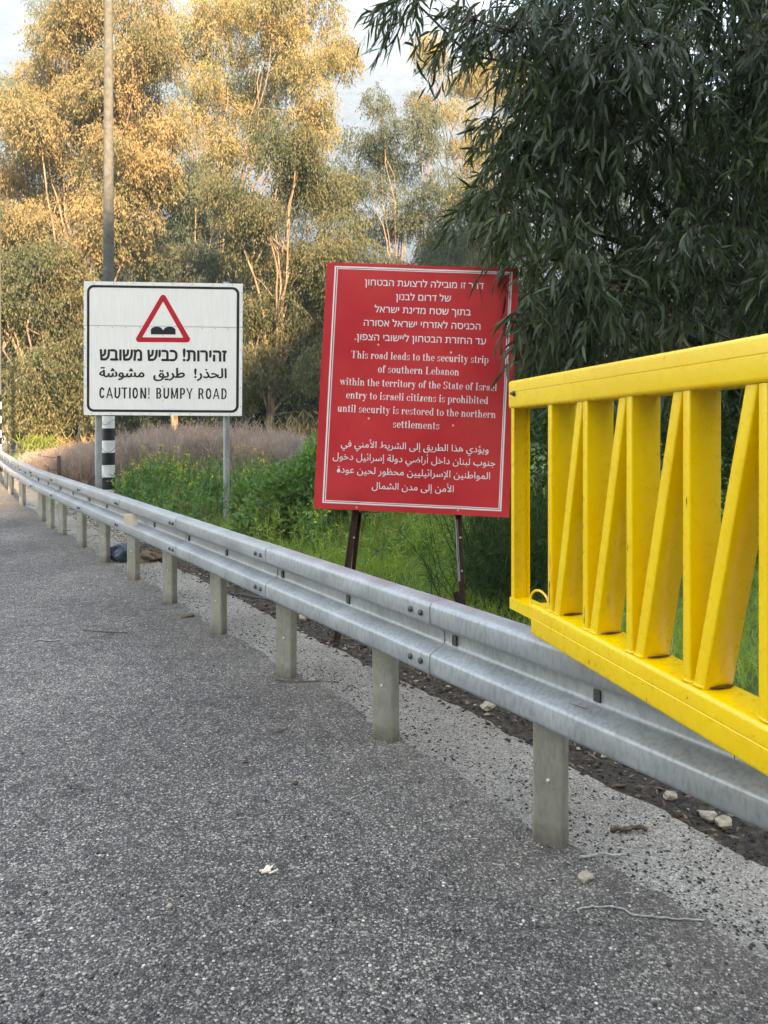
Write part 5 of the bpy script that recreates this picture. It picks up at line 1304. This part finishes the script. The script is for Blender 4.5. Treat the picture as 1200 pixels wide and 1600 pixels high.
stone(460, 1228, .014, 'brown clod on the asphalt in front of the fourth post', 9, .008, .6, 'stick', 'clod', 'clod')
stone(292, 965, .05, 'flat brown clod beside the fifth post', 12, .0, .35, 'stick', 'clod', 'clod')
g = G(184, 880); me = lump((0, 0, 0), .155, .13, .10, 21, 4, .16); me.shade_smooth()
o = link('rubbish_bag', me, M['bag']); o.location = (g.x+.02, g.y+.12, .085); tag(o, 'crumpled dark blue plastic bag between two guardrail posts', 'bag')
g = G(228, 880); me = lump((0, 0, 0), .12, .09, .06, 23, 3, .35); o = link('dirt_heap', me, M['litter']); o.location = (g.x, g.y+.1, .035); tag(o, 'small brown heap of dirt right of the plastic bag', 'heap')
def lying(name, label, cat, pts, r, mat):
    P_ = [G(x, y, .012) for x, y in pts]; out = []
    for a, b in zip(P_, P_[1:]):
        for i in range(4): out.append(a.lerp(b, i/4)+Vector((random.uniform(-1, 1)*r*.5, random.uniform(-1, 1)*r*.5, random.uniform(0, r))))
    out.append(P_[-1]); return tag(MB().tube(out, r, 6).build(name, mat, None, 60), label, cat)
lying('string', 'pale looped nylon string on the asphalt at the lower right', 'string', [(905, 1427), (902, 1421), (925, 1417), (955, 1417), (975, 1421), (988, 1430), (1020, 1433), (1060, 1436), (1100, 1438)], .0026, M['string'])
lying('string', 'frayed pale string beside the foot of the nearest post', 'string', [(905, 1341), (925, 1338), (945, 1334), (962, 1337), (978, 1335)], .0045, M['string'])
lying('string', 'thin pale scrap of string on the road at the left', 'string', [(48, 1004), (62, 1000), (80, 1002), (94, 1000)], .005, M['string'])
lying('stick', 'short thick brown stick on the pale shoulder', 'stick', [(955, 1296), (975, 1297), (1000, 1295), (1012, 1297)], .009, M['stick'])
lying('stick', 'thin dark twig on the asphalt left of the third post', 'stick', [(428, 1146), (440, 1143), (450, 1136)], .003, M['stick'])
lying('stick', 'thin black twig lying level behind the third post row', 'stick', [(360, 928), (385, 930), (410, 936), (425, 938)], .008, M['bolt'])
lying('stick', 'thin twig across the asphalt near the fourth post', 'stick', [(430, 1062), (460, 1066), (500, 1064), (530, 1066)], .003, M['stick'])
lying('stick', 'long bare twig near the left of the road', 'stick', [(130, 985), (165, 988), (200, 989)], .004, M['stick'])
# torn white scrap
mb = MB(); g = G(420, 1361, .012)
for k_ in range(7):
    a = k_*.9; c_ = Vector((g.x+random.uniform(-.02, .02), g.y+random.uniform(-.012, .012), .014)); mb.box(c_, Vector((math.cos(a*.3), math.sin(a*.3), .1))*.016, Vector((-math.sin(a*.3), math.cos(a*.3), 0))*.003, Vector((0, 0, .002)))
tag(mb.build('plastic_scrap', M['tape']), 'torn white plastic scrap on the middle of the road', 'scrap')

p, n, d = frame(8.0-.22)
v, f = leaf_long(np.array([list(p+n*.045-d*.05+Vector((0, 0, ZR-.039)))]), np.array([list((d+n*.2).normalized())]), np.array([.10]), np.array([.016]))
v[:, 2] = p.z+ZR-.036+.002*np.arange(len(v))/8
tag(link('fallen_leaf', np_mesh('fallen_leaf', v, f), M['stick']), 'single dark dry leaf lying on the lower wave of the guardrail', 'leaf')
# ------------------------------------------------------------------ haze
hz, nt, b = newmat('morning_haze'); nt.nodes.remove(b)
pv = nt.nodes.new('ShaderNodeVolumePrincipled'); pv.inputs['Color'].default_value = (.50, .72, 1.0, 1); pv.inputs['Density'].default_value = HAZE
pv.inputs['Anisotropy'].default_value = .0
nt.links.new(pv.outputs[0], nt.nodes['Material Output'].inputs['Volume'])
HT = 720
if HAZE > 0:
    mb = MB(); mb.box((0, 0, HT/2-1.5), (1250, 0, 0), (0, 1250, 0), (0, 0, HT/2+1.5)); tag(mb.build('haze', hz), 'pale even haze filling the air', 'haze', kind='stuff')
print('background leaves', nleaf)
